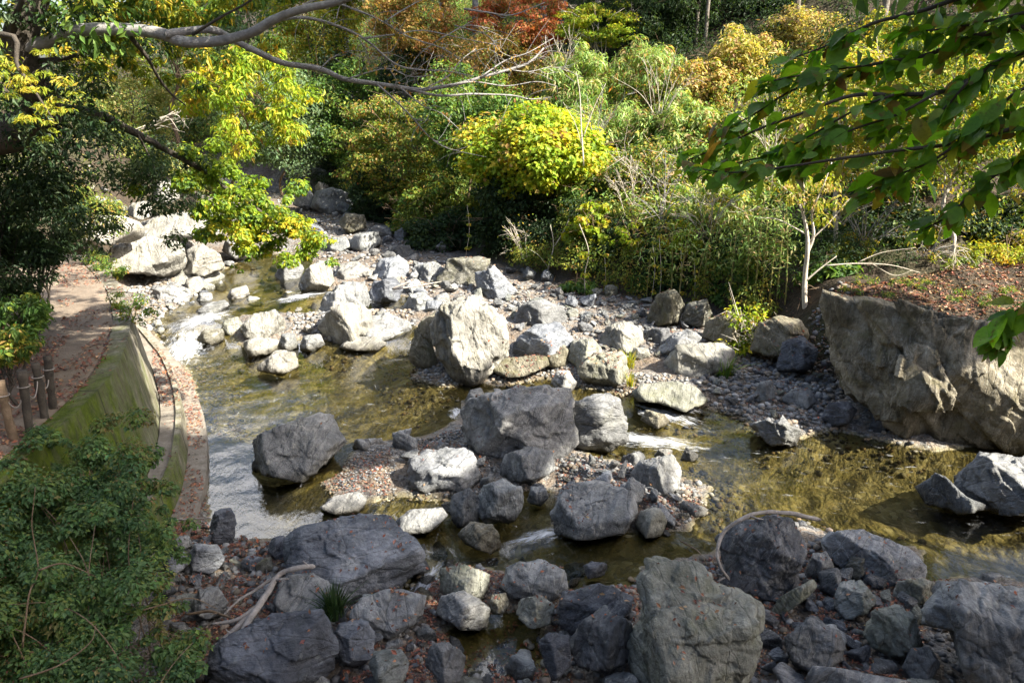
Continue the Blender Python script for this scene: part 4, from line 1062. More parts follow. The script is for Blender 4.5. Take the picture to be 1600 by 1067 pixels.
# --- the bank directly over the stream
vm = T('vine_mound', 'lime green vine mound draped over a bush, the brightest foliage of the bank', 'vine', (732, 180, 946, 306), lift(G_LIME, 1.05), .115, 23000, 40, 27.5, nb=130, shell=.7, lumpy=.26, aspect=.85, droop=.6, up=.9, patch=.6, flat=.8)
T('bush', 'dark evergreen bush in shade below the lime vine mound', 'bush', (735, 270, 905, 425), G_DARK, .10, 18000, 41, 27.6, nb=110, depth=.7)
T('bush', 'grey green leafy bush at the right skirt of the vine mound', 'bush', (865, 285, 965, 385), G_MID, .10, 10000, 42, 26.5, nb=70)
T('vine', 'yellow vine leaves trailing down right of the vine mound', 'vine', (893, 320, 955, 400), G_LIME, .13, 1300, 43, 24.6, aspect=.85, nb=30)
T('bush', 'olive twiggy bush leaning over the bank in the centre right', 'bush', (935, 225, 1090, 370), OLIVE, .09, 15000, 44, 26.5, nb=110, trunk='bark_pale', limbs_n=26, pal2=TWIG, n2=3000, sprigs=30)
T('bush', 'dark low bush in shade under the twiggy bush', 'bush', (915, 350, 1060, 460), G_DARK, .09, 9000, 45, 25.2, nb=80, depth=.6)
T('bush', 'yellow green bamboo bush arching over the bank boulders', 'bush', (1040, 290, 1180, 385), BAMBOO, .15, 6000, 46, 24.0, aspect=.22, droop=.9, nb=70, pal2=Y_GREEN, n2=3000, sprigs=26, trunk='bark_pale')
T('bush', 'deep green bush filling the bank behind the slim pale tree', 'bush', (1120, 260, 1300, 380), OLIVE, .10, 11000, 47, 25.5, nb=80, pal2=G_MID, n2=3000, sprigs=26, trunk='bark_pale')
T('bush', 'dark tangle of shrubs behind the stone terrace', 'bush', (1290, 260, 1470, 400), G_DARK, .09, 11000, 48, 23, nb=100, trunk='bark_pale', limbs_n=30, pal2=TWIG, n2=2500)
T('shrub', 'small yellow leaved shrub at the back of the leafy terrace', 'shrub', (1415, 365, 1495, 432), G_LIME, .07, 2600, 49, 20.5, nb=40)
T('shrub', 'low green shrub at the right end of the leafy terrace', 'shrub', (1520, 385, 1640, 452), Y_GREEN, .07, 3000, 50, 19.4, nb=50)
T('shrub', 'sparse thorny shrub in the middle of the leafy terrace', 'shrub', (1450, 410, 1530, 460), OLIVE, .06, 450, 51, 19, nb=40, limbs_n=24, trunk='bark_pale')
T('plant', 'big leaved green plant at the foot of the slim pale tree', 'plant', (1245, 425, 1335, 480), G_MID, .16, 900, 52, 19.4, nb=30, aspect=.7)
T('plant', 'leafy green plants growing on the bank boulder beneath the bamboo', 'plant', (1095, 450, 1200, 500), G_MID, .11, 2200, 53, 21.6, nb=40)
T('plant', 'fern clump at the foot of the dark bushes', 'fern', (868, 452, 935, 485), G_MID, .16, 900, 54, 23.4, nb=24, aspect=.25, droop=.6)
T('plant', 'ivy sprigs behind the long pale bank rock', 'plant', (1065, 524, 1122, 545), G_MID, .09, 700, 55, 20.3, nb=20)
T('sapling', 'leaning leafy sapling beside the long pale bank rock', 'sapling', (1130, 478, 1195, 590), G_LIME, .09, 900, 56, 18.4, nb=34, trunk='bark_pale', limbs_n=22, foot=(6.0, 18.2))


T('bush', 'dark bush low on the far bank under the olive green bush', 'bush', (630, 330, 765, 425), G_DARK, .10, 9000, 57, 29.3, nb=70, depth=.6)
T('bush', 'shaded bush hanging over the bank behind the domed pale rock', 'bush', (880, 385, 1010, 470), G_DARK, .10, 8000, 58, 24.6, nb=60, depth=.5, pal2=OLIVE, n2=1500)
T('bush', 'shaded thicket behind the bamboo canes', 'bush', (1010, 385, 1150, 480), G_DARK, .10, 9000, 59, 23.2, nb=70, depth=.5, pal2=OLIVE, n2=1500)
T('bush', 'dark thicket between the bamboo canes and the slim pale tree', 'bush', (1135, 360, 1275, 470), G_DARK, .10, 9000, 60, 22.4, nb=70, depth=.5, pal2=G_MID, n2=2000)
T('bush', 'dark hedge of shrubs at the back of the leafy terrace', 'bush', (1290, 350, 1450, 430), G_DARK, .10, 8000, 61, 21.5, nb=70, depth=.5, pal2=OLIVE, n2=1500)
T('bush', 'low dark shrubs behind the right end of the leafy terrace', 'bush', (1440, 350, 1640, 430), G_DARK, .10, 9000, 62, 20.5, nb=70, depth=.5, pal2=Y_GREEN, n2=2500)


T('tree', 'thin yellow green tree on the bank behind the hanging foreground leaves', 'tree', (1235, 70, 1400, 290), Y_GREEN, .09, 6500, 63, 20.8, nb=90, foot=(8.3, 20.6), trunk='bark_pale', pal2=TWIG, n2=900)
T('tree', 'leafy green tree standing on the terrace behind the foreground leaves', 'tree', (1390, 40, 1610, 300), OLIVE + G_LIME, .09, 8500, 64, 19.6, nb=100, foot=(10.6, 19.2), trunk='bark_pale', pal2=OLIVE, n2=3000)


# --- grass tufts
def tuft(u, v, h, n, label, pal, seed, z=None, w=.35):
    r = np.random.default_rng(seed)
    g = hit(u, v) if z is None else on_z(u, v, z)
    az = r.uniform(0, 6.28, n); lean = np.abs(r.normal(0, .55, n)); L = h * r.uniform(.6, 1.2, n)
    d = np.column_stack([np.cos(az), np.sin(az), 0 * az]); b = A(g) + d * (r.random(n) * w * h)[:, None]
    side = np.column_stack([-np.sin(az), np.cos(az), 0 * az]) * .011 * (h / .4)
    Vs = []
    for k, t_ in enumerate((0, .4, .75, 1)):
        c = b + d * (lean * L * t_ ** 1.9)[:, None] + A([0, 0, 1]) * (L * (t_ - .28 * lean * t_ ** 2.4))[:, None]
        wd = (1 - t_ ** 2)
        Vs += [c - side * wd, c + side * wd]
    V = np.stack(Vs, 1); F = []
    base = np.arange(n)[:, None] * 8
    F = np.concatenate([base + A([[2 * k, 2 * k + 1, 2 * k + 3, 2 * k + 2]]) for k in range(3)])
    cols = np.tile(pick_cols(n, pal, r), (3, 1))
    o = mesh_np('grass_tuft', V.reshape(-1, 3), F, M['leaf'], None, g, False, cols)
    tag(o, label, 'grass tuft')


tuft(522, 962, .34, 260, 'dark green grass tuft between the broad blue slab and the driftwood', G_DARK, 1, .45)
tuft(1131, 588, .5, 120, 'bright green grass tuft at the right end of the long pale bank rock', G_MID, 2, .2)
tuft(982, 575, .4, 90, 'dry grass tuft beside the flat topped yellowish block', Y_GREEN, 3, .25)
tuft(985, 603, .3, 60, 'yellow grass wisp on the gravel below the yellowish block', Y_GREEN, 4, .15)


# --- bamboo stems on the far bank
def bamboo(u, v, hgt, label, seed, n_leaf=130):
    r = np.random.default_rng(seed)
    g = hit(u, v); o = empty('bamboo', g); tag(o, label, 'bamboo', 'bamboo canes on the far bank')
    lean = r.normal(0, .10, 2)
    ts = np.linspace(0, 1, 9)
    pth = np.column_stack([lean[0] * hgt * ts ** 2, lean[1] * hgt * ts ** 2 - .25 * ts ** 3, hgt * ts])
    mb = MB(); mb.tube(pth, np.linspace(.022, .006, 9), 6); mb.build('cane', M['cane'], o)
    lv = Leaves(); k = r.uniform(.4, 1.0, n_leaf)
    pos = np.column_stack([np.interp(k, ts, pth[:, i]) for i in range(3)]) + r.normal(0, 1, (n_leaf, 3)) * A([.28, .28, .22]) * (.4 + k)[:, None]
    lv.add(pos, r.normal(0, .5, (n_leaf, 3)) + A([0, -.3, .8]), r.normal(0, .6, (n_leaf, 3)) + A([0, 0, -.7]), .19 * np.exp(r.normal(0, .2, n_leaf)), .17, pick_cols(n_leaf, BAMBOO, r, pos), r)
    lv.build('foliage', M['leaf'], o)


M['cane'] = bark_mat('cane', (.20, .19, .06), (.36, .31, .12), 6)
for k, (u, v, h) in enumerate([(1166, 470, 2.6), (1178, 478, 2.9), (1190, 472, 2.5), (1201, 480, 2.8), (1213, 476, 2.4), (1226, 482, 2.7), (1060, 480, 2.4), (1048, 474, 2.1), (1085, 478, 2.5), (1010, 470, 2.2), (1098, 470, 2.2), (1140, 470, 2.4)]):
    bamboo(u, v, h, 'thin yellowish bamboo cane standing in the shade of the far bank', 60 + k)


# --- slim pale tree before the terrace
def hand_tree(name, label, cat, paths, r0, mat, leaves, Y, leaf_pal, leaf, n, seed, aspect=.4, droop=.8, mat_l='leaf', group=None, twig_r=.012, sp=.28, part='foliage'):
    """branches drawn as lines in the plane at distance Y (each may wander in depth), leaves hung about given points"""
    r = np.random.default_rng(seed)
    o = None; mb = MB()
    for i, (pts, ra, rb_, *dy) in enumerate(paths):
        q = A(pts).reshape(-1, 2); dd = np.linspace(*(dy[0] if dy else (0, 0)), len(q))
        w = A([at_y(a, b, Y + c) for (a, b), c in zip(q, dd)]) + np.concatenate([[np.zeros(3)], r.normal(0, .03, (len(q) - 1, 3))])
        if o is None:
            g = w[0]; o = empty(name, g); tag(o, label, cat, group)
        pth = smooth_path(w, 5); mb.tube(pth, np.linspace(ra, rb_, len(pth)), 8 if i == 0 else 6)
    k = mb.build('trunk', M[mat], o); k.location = -g
    if leaves:
        lv = Leaves(); bl = [(at_y(u, v, Y + dz), rr) for u, v, rr, dz in leaves]
        crown_leaves(lv, bl, n, leaf, leaf_pal, r, aspect, .6, droop)
        k = lv.build(part, M[mat_l], o); k.location = -g
    return o


hand_tree('slim_tree', 'slim pale barked tree with yellow leaves left of the huge cliff block', 'tree',
          [([1262,520, 1258,470, 1258,430, 1262,395, 1258,360, 1254,320], .075, .035), ([1262,395, 1275,365, 1270,330, 1285,290, 1300,250], .04, .012), ([1258,440, 1280,420, 1310,400], .03, .008),
           ([1254,330, 1240,305, 1215,285], .025, .008), ([1256,330, 1258,290, 1250,260, 1255,225], .03, .008), ([1262,380, 1300,345, 1330,310, 1370,290], .022, .006), ([1258,365, 1215,345, 1180,340], .02, .006)],
          .07, 'bark_pale', [(1272, 320, .35, 0), (1255, 290, .4, .1), (1290, 290, .4, 0), (1240, 310, .35, -.1), (1285, 345, .35, .1), (1225, 290, .3, 0), (1310, 320, .3, .2)],
          19.0, GOLD + G_LIME, .11, 900, 5, .4, 1.2)
for k, (lab, pts) in enumerate([
    ('bare pale dead branches arching over the leafy terrace', [([1290,415, 1340,410, 1390,412, 1440,425], .018, .006), ([1340,410, 1380,395, 1430,385], .012, .004), ([1360,411, 1400,430, 1425,425], .01, .004)]),
    ('bare forked pale sapling over the twiggy bush', [([912,260, 910,200, 905,150, 900,110], .03, .008), ([911,215, 930,170, 945,130], .018, .006), ([910,230, 895,190, 880,160], .014, .005)]),
    ('thin bare stem hanging with yellow vine at the bank edge', [([915,470, 913,430, 918,390, 905,350], .02, .01)]),
    ('grey bare shrub stems in front of the dark evergreen bush', [([850,455, 856,420, 866,385, 860,350], .03, .008), ([866,385, 880,360, 890,340], .014, .005), ([858,420, 842,400, 828,392], .012, .005)]),
]):
    hand_tree('bare_tree', lab, 'bare tree', pts, .03, 'bark_pale', [(915, 430, .16, 0), (912, 400, .2, 0), (917, 450, .12, 0)] if k == 2 else None, [18.6, 26.0, 23.2, 25.0][k], G_LIME, .1, 150, 40 + k, .8, .8)
hand_tree('dead_brush', 'bleached bare brush lying across the upstream bank', 'dead brush', [([180 + 9 * k, 215 - 4 * k + (k * 37) % 11, 225 + 8 * k, 200 - 5 * k + (k * 23) % 13, 275 + (k * 29) % 22, 172 + (k * 17) % 36], .03, .008, ((k % 3) * .4, (k % 4) * .3)) for k in range(13)], .03, 'bark_pale', None, 44, TWIG, .1, 10, 66)
# --- bare, many-stemmed shrubs: fans of pale twigs standing out of the scrub
def fan(u, v, Y, hgt, n, label, seed, mat='bark_pale', wide=1.0):
    r = np.random.default_rng(seed)
    q = at_y(u, v, Y); g = A([q[0], q[1], min(float(zt(q[0], q[1])), q[2])]); o = empty('bare_shrub', g); tag(o, label, 'bare shrub', 'bare shrubs of the far hillside')
    mb = MB(); top0 = q[2] - g[2]
    for k in range(n):
        d = nrm(A([r.normal(0, .75) * wide, -abs(r.normal(0, .45)), 1.0])); L = hgt * r.uniform(.6, 1.15)
        a = A([0, 0, max(0, top0) * .7]) + r.normal(0, .08, 3); e = A([0, 0, max(0, top0)]) + d * L + A([0, 0, -.25 * L * abs(d[0])]); m_ = (a + e) / 2 + A([0, 0, .14 * L]) + r.normal(0, .06, 3)
        pth = smooth_path(A([a, m_, e]), 5); mb.tube(pth, np.linspace(.017, .004, len(pth)), 5, False)
        for _ in range(4):
            j = r.integers(3, len(pth) - 1); e2 = pth[j] + (pth[-1] - pth[j - 2]) * r.uniform(.3, .6) + r.normal(0, .16, 3) * A([1, 1, .7])
            mb.tube(A([pth[j], (pth[j] + e2) / 2 + r.normal(0, .03, 3), e2]), [.007, .005, .002], 4, False)
    mb.build('stems', M[mat], o)
    lv = Leaves(); m = 60; pos = A([0, 0, max(0, top0)]) + r.normal(0, 1, (m, 3)) * A([.5 * wide, .3, .4]) * hgt * .6 + A([0, -.2, hgt * .5])
    lv.add(pos, r.normal(0, .5, (m, 3)) + A([0, 0, .7]), r.normal(0, 1, (m, 3)), .085, .5, pick_cols(m, TWIG + Y_GREEN, r), r); lv.build('foliage', M['leaf'], o)


for k, (u, v, Y, h, n, wide, lab) in enumerate([
    (1035, 345, 24.0, 1.9, 13, 1.4, 'fan of pale bare twigs over the twiggy bush'), (1105, 365, 23.2, 1.7, 12, 1.5, 'spreading bare shrub above the bamboo canes'), (985, 320, 25.2, 1.7, 10, 1.1, 'bare grey shrub right of the vine mound'),
    (1350, 385, 20.6, 1.6, 13, 1.6, 'tangle of bare pale twigs behind the leafy terrace'), (1205, 235, 26.2, 2.0, 11, 1.2, 'bare pinkish shrub in the middle of the right slope'), (1030, 175, 30.0, 2.2, 10, .9, 'tall bare stems in the tangled thicket'),
    (930, 215, 29.5, 2.0, 8, .7, 'bare stems standing in the bamboo grass above the vine mound'), (1310, 345, 22.0, 1.5, 12, 1.6, 'bare shrub reaching out beside the slim pale tree'), (880, 120, 35.0, 2.2, 9, .8, 'bare brown shrub at the foot of the yellow green maple'),
    (1450, 400, 19.6, 1.1, 10, 1.5, 'low bare shrub on the leafy terrace'), (820, 395, 26.0, 1.2, 9, 1.2, 'dry shrub under the dark evergreen bush')]):
    fan(u, v, Y, h, n, lab, 700 + k, 'bark_pale' if k % 3 else 'bark_grey', wide)
for (u0, v0, u1, v1, Y, pal, lab, sd) in [
    (1160, 350, 1250, 440, 21.9, BAMBOO, 'sunlit spray of bamboo leaves left of the slim pale tree', 81), (1030, 345, 1110, 405, 22.9, G_LIME, 'small yellow lit bush in front of the twiggy bush', 82),
    (955, 345, 1015, 400, 24.0, G_LIME, 'yellowing creeper clump right of the trailing yellow vine', 83), (1300, 365, 1370, 425, 20.4, Y_GREEN, 'small yellow green shrub at the left end of the leafy terrace', 84)]:
    T('bush', lab, 'bush', (u0, v0, u1, v1), pal, .08, 1500, sd, Y, nb=26, aspect=.3, droop=.8, depth=.6)
# hanging vine strings on the far bank
for k, (u, v0, v1, Y) in enumerate([(1020, 380, 470, 22.3), (1030, 370, 490, 22.2), (1064, 390, 470, 22.0), (945, 400, 470, 23.5), (730, 320, 400, 27), (1085, 410, 480, 21.8)]):
    hand_tree('hanging_vine', 'thin leafy vine string hanging down the far bank', 'vine', [([u, v0, u + 3, (v0 + v1) / 2, u - 2, v1], .010, .006)], .01, 'bark_pale',
              [(u + 2, v0 + (v1 - v0) * f, .10, 0) for f in (0, .2, .4, .6, .85)], Y, Y_GREEN, .08, 70, 70 + k, .8, .9, group='vine strings on the far bank')

for k, (u, v) in enumerate([(1330, 462), (1385, 474), (1440, 452), (1490, 470), (1540, 480), (1410, 450), (1570, 462), (1350, 446)]):
    g = hit(u, v); r_ = np.random.default_rng(860 + k); o = empty('weed', g); tag(o, 'small green weed growing through the leaf litter of the terrace', 'weed', 'weeds on the leafy terrace')
    lv = Leaves(); crown_leaves(lv, fill_blobs((0, 0, .12), (.3, .25, .14), 12, .1, r_), 200, .06, OLIVE + G_MID, r_, .4); lv.build('foliage', M['leaf'], o)
    mb = MB()
    for q in range(5): mb.tube(A([[0, 0, -.03], r_.normal(0, .06, 3) * A([1, 1, 0]) + A([0, 0, .12]), r_.normal(0, .14, 3) * A([1, 1, .3]) + A([0, 0, .25])]), [.005, .004, .002], 4, False)
    mb.build('stems', M['bark_brown'], o)

# --- dark conifers and pale trunks at the very top
for k, (u, v, w, hh, sd) in enumerate([(1000, 70, 60, 90, 1), (1035, 75, 60, 100, 2), (1130, 70, 70, 110, 3), (1280, 90, 60, 120, 4), (1345, 90, 70, 120, 5), (1410, 80, 70, 110, 6), (1500, 60, 90, 120, 7)]):
    lab = ['dark evergreen behind the yellow green maple', 'dark conifer left of the pale trunks at the top right', 'dark conifer right of the pale trunks at the top right', 'dark evergreen between golden shrub and foreground leaves',
           'dark conifer over the yellowing tree of the right slope', 'shadowy conifer at the top edge behind the foreground leaves', 'shadowy conifer at the top right corner'][k]
    T('conifer', lab, 'conifer', (u - w * 1.25, v - hh - 40, u + w * 1.25, v + 14), G_DARK, .15, 12000, 200 + k, 39 + k % 3, nb=90, trunk='bark_brown', aspect=.3, droop=.9)
for k, (u, v) in enumerate([(983, 75), (1069, 70), (1086, 72), (1101, 70), (1375, 70), (1240, 60)]):
    g = hit(u, v); r = np.random.default_rng(300 + k)
    o = empty('forest_tree', g); tag(o, ['slender pale trunk rising through the yellow green maple', 'straight pale trunk at the edge of the dark forest, first of three', 'thin pale trunk in the dark forest, middle of three', 'thin pale trunk in the dark forest, last of three',
                                         'grey trunk in the dark wood behind the foreground leaves', 'grey trunk in the dark wood behind the straw coloured shrub'][k], 'tree')
    Hh = 13 + r.random() * 3
    mb = MB(); mb.tube(smooth_path(A([[0, 0, -.2], [.1, 0, Hh * .5], [.0, .2, Hh]]), 8), np.linspace([.13, .17, .1, .1, .14, .14][k], .04, 17), 8); mb.build('trunk', M['bark_grey' if k == 0 else 'bark_mid'], o)
    lv = Leaves(); crown_leaves(lv, fill_blobs((0, 0, Hh), (3.6, 3.4, 3.8), 60, .9, r), 8000, .24, G_DARK, r, .3); lv.build('crown', M['leaf'], o)

# --- the tall wood behind, crowns above the picture
TALL = []
rr_ = np.random.default_rng(900)
for k in range(3):
    lv = Leaves(); Hh = 17.0
    crown_leaves(lv, fill_blobs((0, 0, Hh * .72), (3.4, 3.2, Hh * .33), 70, .95, rr_), 9000, .26, G_DARK, rr_, .3)
    mb = MB(); mb.tube(smooth_path(A([[0, 0, -.4], [.1, 0, Hh * .4], [0, .15, Hh]]), 6), np.linspace(.2, .04, 13), 8)
    TALL.append((lv, mb))
tall_meshes = []
for k, (x, y) in enumerate([(-9, 47), (-5.5, 43), (-2, 45), (1.5, 42.5), (4.5, 45), (8, 42), (11.5, 44), (15, 41.5), (18.5, 43), (22, 40.5), (26, 42), (-4, 51), (3, 51), (10, 50), (17, 49), (24, 47)]):
    g = A([x, y, float(zt(x, y))]); o = empty('crest_tree', g); s_ = rr_.uniform(.9, 1.2); o.scale = (s_, s_, s_); o.rotation_euler = (0, 0, rr_.uniform(0, 6.28))
    tag(o, 'tall dark tree of the wood on the crest above the far hillside', 'tree', 'tall wood on the crest')
    if k < 3:
        a = TALL[k][0].build('crown', M['leaf'], o); b = TALL[k][1].build('trunk', M['bark_grey'], o); tall_meshes.append((a, b))
    else:
        for q in tall_meshes[k % 3]:
            q2 = q.copy(); C.objects.link(q2); q2.parent = o

# --- ground cover on the hillsides: uncountable
def ground_cover(name, label, n, size, pal, seed, region, hmax=.5, aspect=.4, mat='leaf'):
    r = np.random.default_rng(seed)
    x = r.uniform(-45, 40, n * 6); y = r.uniform(11, 75, n * 6)
    ok = region(x, y); x, y = x[ok][:n], y[ok][:n]; m = len(x)
    h = zt(x, y) + r.random(m) ** 1.5 * hmax * (.5 + ss(-.3, .4, fbm(np.column_stack([x, y, 0 * x]) * .5, 3)))
    pos = np.column_stack([x, y, h])
    lv = Leaves(); lv.add(pos, r.normal(0, .45, (m, 3)) + A([0, -.1, .9]), r.normal(0, 1, (m, 3)) * A([1, 1, .3]) + A([0, 0, -.2]), size * np.exp(r.normal(0, .25, m)), aspect, pick_cols(m, pal, r, pos, .3), r)
    o = lv.build(name, M[mat]); tag(o, label, 'undergrowth', None, 'stuff')


in_view = lambda x, y: (np.abs(x) < .70 * y + 1.5)
def scrub(name, label, n_blob, per, leaf, pals, seed, region, rb=(.35, .8), lift=(.1, 1.2), aspect=.4):
    """a tangle nobody could count: leafy clumps all over a slope; pals: [(where, palette)]"""
    r = np.random.default_rng(seed)
    x = r.uniform(-45, 40, n_blob * 50); y = 11 + 64 * r.random(n_blob * 50)
    ok = region(x, y); x, y = x[ok][:n_blob], y[ok][:n_blob]
    c = np.column_stack([x, y, zt(x, y) + r.uniform(*lift, len(x))]); rad = r.uniform(*rb, len(x)) * (.7 + y / 60)
    lv = Leaves(); left = np.ones(len(x), bool); reg = fbm(c * .22 + 3, 3)
    for cond, pal in pals:
        m = left & cond(c[:, 0], c[:, 1], c[:, 2], reg)
        left &= ~m
        if m.sum(): crown_leaves(lv, list(zip(c[m], rad[m])), int(m.sum() * per), leaf, pal, r, aspect, .7, .5, .7, .8)
    o = lv.build(name, M['leaf']); tag(o, label, 'undergrowth', None, 'stuff')


Z_ = lambda f: f
scrub('undergrowth', 'dense mixed scrub covering the far hillside between the taller bushes', 2600, 90, .15, [
    (lambda x, y, z, g: (z > 7.0) & (x > 2), G_DARK), (lambda x, y, z, g: (x < -4) & (g > .05), G_MID), (lambda x, y, z, g: (x < -4), OLIVE + G_DARK),
    (lambda x, y, z, g: (x < 9) & (g > .12), BAMBOO), (lambda x, y, z, g: (x < 9) & (g > -.1), BAMBOO + OLIVE), (lambda x, y, z, g: x < 9, OLIVE + G_MID),
    (lambda x, y, z, g: g > .15, GOLD), (lambda x, y, z, g: g > -.05, Y_GREEN), (lambda x, y, z, g: z > -9, OLIVE + G_MID)],
    1, lambda x, y: in_view(x, y) & (sdf(HILL_R, x, y) > 1.4) & (y > 17) & (zt(x, y) < 15) & ~((y < 22) & (x > 6.5) & (zt(x, y) < 2.7)))
scrub('undergrowth', 'dark brambles along the foot of the far bank', 1100, 110, .09, [(lambda x, y, z, g: g > .1, OLIVE), (lambda x, y, z, g: z > -9, G_DARK)], 3,
      lambda x, y: in_view(x, y) & (sdf(HILL_R, x, y) > -.2) & (sdf(HILL_R, x, y) < 3.2) & (y > 19.3) & (y < 42), (.2, .5), (.05, .8))
scrub('undergrowth', 'mixed scrub covering the left hillside', 500, 80, .12, [(lambda x, y, z, g: g > .1, OLIVE + PALE), (lambda x, y, z, g: z > -9, G_MID + OLIVE)], 2,
      lambda x, y: in_view(x, y) & (sdf(HILL_L, x, y) > 2.2) & (zt(x, y) < 13), (.3, .7))
def shade_clumps(poly, n, t0, t1, holes, r, edge=.25):
    lo, hi = poly.min(0), poly.max(0); out = []
    while len(out) < n:
        x, y = r.uniform(lo, hi, (2000, 2)).T
        s = sdf(poly, x, y); ok = s > edge
        for hx, hy, hr in holes: ok &= np.hypot((x - hx), (y - hy)) > hr + edge
        for a, b in zip(x[ok], y[ok]): out.append(A([a, b, .35]) + SUN * r.uniform(t0, t1))
    return out[:n]
# ================================================================== LEFT BANK AND NEAR TREES
# --- big tree on the left bank, reaching over the stream with a grey bough
r = np.random.default_rng(77)
base = A([-10.0, 11.6, float(zt(-10.0, 11.6))])
bt = empty('overhanging_tree', base); tag(bt, 'big dark tree on the left bank sending a grey bough across the top', 'tree')
def PL(pts, Y0, Y1):
    q = A(pts, float).reshape(-1, 2); ys = np.linspace(Y0, Y1, len(q))
    return A([at_y(a, b, y) for (a, b), y in zip(q, ys)])
mb = MB()
fork = at_y(30, 75, 10.6)
mb.tube(smooth_path(A([base - [0, 0, .3], base + [.1, -.1, 1.2], at_y(45, 200, 11.4), fork, at_y(70, -60, 10.8), at_y(110, -260, 11.0)]), 7), np.linspace(.34, .12, 36), 12)
k = mb.build('trunk', M['bark_dark'], bt); k.location = -base
BOUGH = PL([20,80, 60,70, 100,56, 130,47, 200,47, 250,53, 290,66, 340,65, 375,57, 400,48, 430,30, 460,18, 520,5, 570,-12, 640,-30], 10.6, 9.4)
SEC = PL([258,54, 290,50, 330,47, 355,56, 380,70, 440,98, 500,108, 540,124, 600,133, 650,140, 700,135, 750,122, 800,108, 830,95, 850,76], 10.05, 11.5)
mb = MB()
def tw(mb, pth, a, b, n=5, sides=8):
    p_ = smooth_path(pth, n); p_ = p_ + .012 * np.column_stack([perlin(p_ * 3.1 + 5), perlin(p_ * 3.1 + 25), perlin(p_ * 3.1 + 45)])
    mb.tube(p_, np.linspace(a, b, len(p_)), sides)
tw(mb, BOUGH, .088, .035); tw(mb, SEC, .05, .012)
TW = [([640,140, 690,150, 740,147, 800,150, 830,156, 862,152], 10.9, 11.6, .02, .005), ([430,32, 480,28, 530,42, 570,62, 610,95, 640,108, 700,112, 740,120], 9.9, 10.8, .02, .006),
      ([455,20, 500,-2, 545,12, 590,30, 640,58, 690,75, 720,95], 9.8, 10.8, .016, .005), ([570,60, 610,55, 660,48, 720,60, 770,70], 10.2, 11, .012, .004),
      ([590,133, 620,160, 650,190, 672,215, 700,232, 760,246], 10.5, 11.2, .013, .004), ([625,137, 660,165, 690,178, 720,205], 10.6, 11.3, .010, .004),
      ([540,124, 580,112, 610,108, 640,120, 680,118], 10.4, 11.1, .011, .004), ([700,135, 740,128, 790,135, 840,128, 870,135], 11, 11.6, .012, .004),
      ([750,122, 790,95, 830,80, 865,60], 11.1, 11.6, .012, .004), ([660,140, 700,120, 720,95, 745,75], 10.8, 11.4, .011, .004), ([560,60, 575,90, 560,120], 10.2, 10.5, .008, .003),
      ([640,108, 655,85, 690,60], 10.6, 10.9, .008, .003), ([600,35, 640,10, 680,-10], 10.2, 10.8, .01, .004), ([725,15, 760,20, 800,24, 850,5], 9, 9.6, .012, .005),
      ([710,40, 760,55, 780,80, 800,90], 10.6, 11.3, .008, .003), ([800,110, 830,112, 860,105, 885,110], 11.2, 11.7, .007, .003), ([610,110, 620,130, 612,150], 10.6, 10.8, .007, .003), ([690,60, 730,40, 765,45], 10.6, 11.2, .007, .003),
      ([525,30, 530,10, 545,-10], 10, 10.2, .008, .003), ([500,108, 520,90, 550,80, 590,85], 10.3, 10.8, .008, .003)]
for pts, y0, y1, a, b in TW: tw(mb, PL(pts, y0, y1), a, b, 4, 6)
# fine twigs off the outer half
allp = np.concatenate([smooth_path(PL(p_[0], p_[1], p_[2]), 5)[4:] for p_ in TW] + [smooth_path(SEC, 5)[40:]])
for i in r.choice(len(allp), 150):
    s = allp[i]; d = nrm(A([r.normal(.6, .5), r.normal(.1, .5), r.normal(.05, .4)])); L = r.uniform(.15, .5)
    mb.tube(smooth_path(A([s, s + d * L * .5 + r.normal(0, .03, 3), s + d * L + A([0, 0, r.normal(0, .06)])]), 3), np.linspace(.0045, .002, 7), 4, False)
k = mb.build('bough', M['bark_grey'], bt); k.location = -base
# lower dark limb that carries the ivy
LIMB = PL([40,190, 60,172, 110,172, 160,182, 215,210, 260,235, 310,262, 350,292, 400,325, 450,362], 11.2, 14.2)
mb = MB(); tw(mb, LIMB, .085, .02)
k = mb.build('lower_limb', M['bark_dark'], bt); k.location = -base
for pts, y0, y1, a, b in [([205,60, 230,90, 250,125, 270,150, 290,165], 10.3, 11.5, .03, .008), ([60,95, 100,92, 120,85], 10.7, 10.5, .035, .02), ([100,90, 60,110, 20,140], 10.6, 10.2, .03, .01), ([300,55, 340,30, 380,8, 420,-20], 10, 9.8, .02, .008),
                          ([30,80, 20,40, 40,-10], 10.6, 10, .04, .03), ([160,182, 110,220, 95,260], 11.8, 12, .02, .006), ([215,210, 240,260, 230,300], 12.4, 12.6, .02, .006)]:
    mb = MB(); tw(mb, PL(pts, y0, y1), a, b, 4, 6); k = mb.build('branch', M['bark_dark'], bt); k.location = -base
def leaf_part(name, pts, total, size, pal, parent, pbase, seed, aspect=.45, droop=.5, up=.6, mat='leaf', patch=.9, flat=.75):
    rr = np.random.default_rng(seed)
    lv = Leaves(); crown_leaves(lv, [(A(c), b) for c, b in pts], total, size, pal, rr, aspect, up, droop, patch, flat)
    k = lv.build(name, M[mat], parent); k.location = -A(pbase)
    return k
def blob_px(rows, seed, jit=.35):
    rr = np.random.default_rng(seed); out = []
    for u, v, Y, rad, n in rows:
        c = at_y(u, v, Y)
        for _ in range(n): out.append((c + rr.normal(0, 1, 3) * rad * A([.8, .9, .6]), rad * rr.uniform(.3, .6)))
    return out
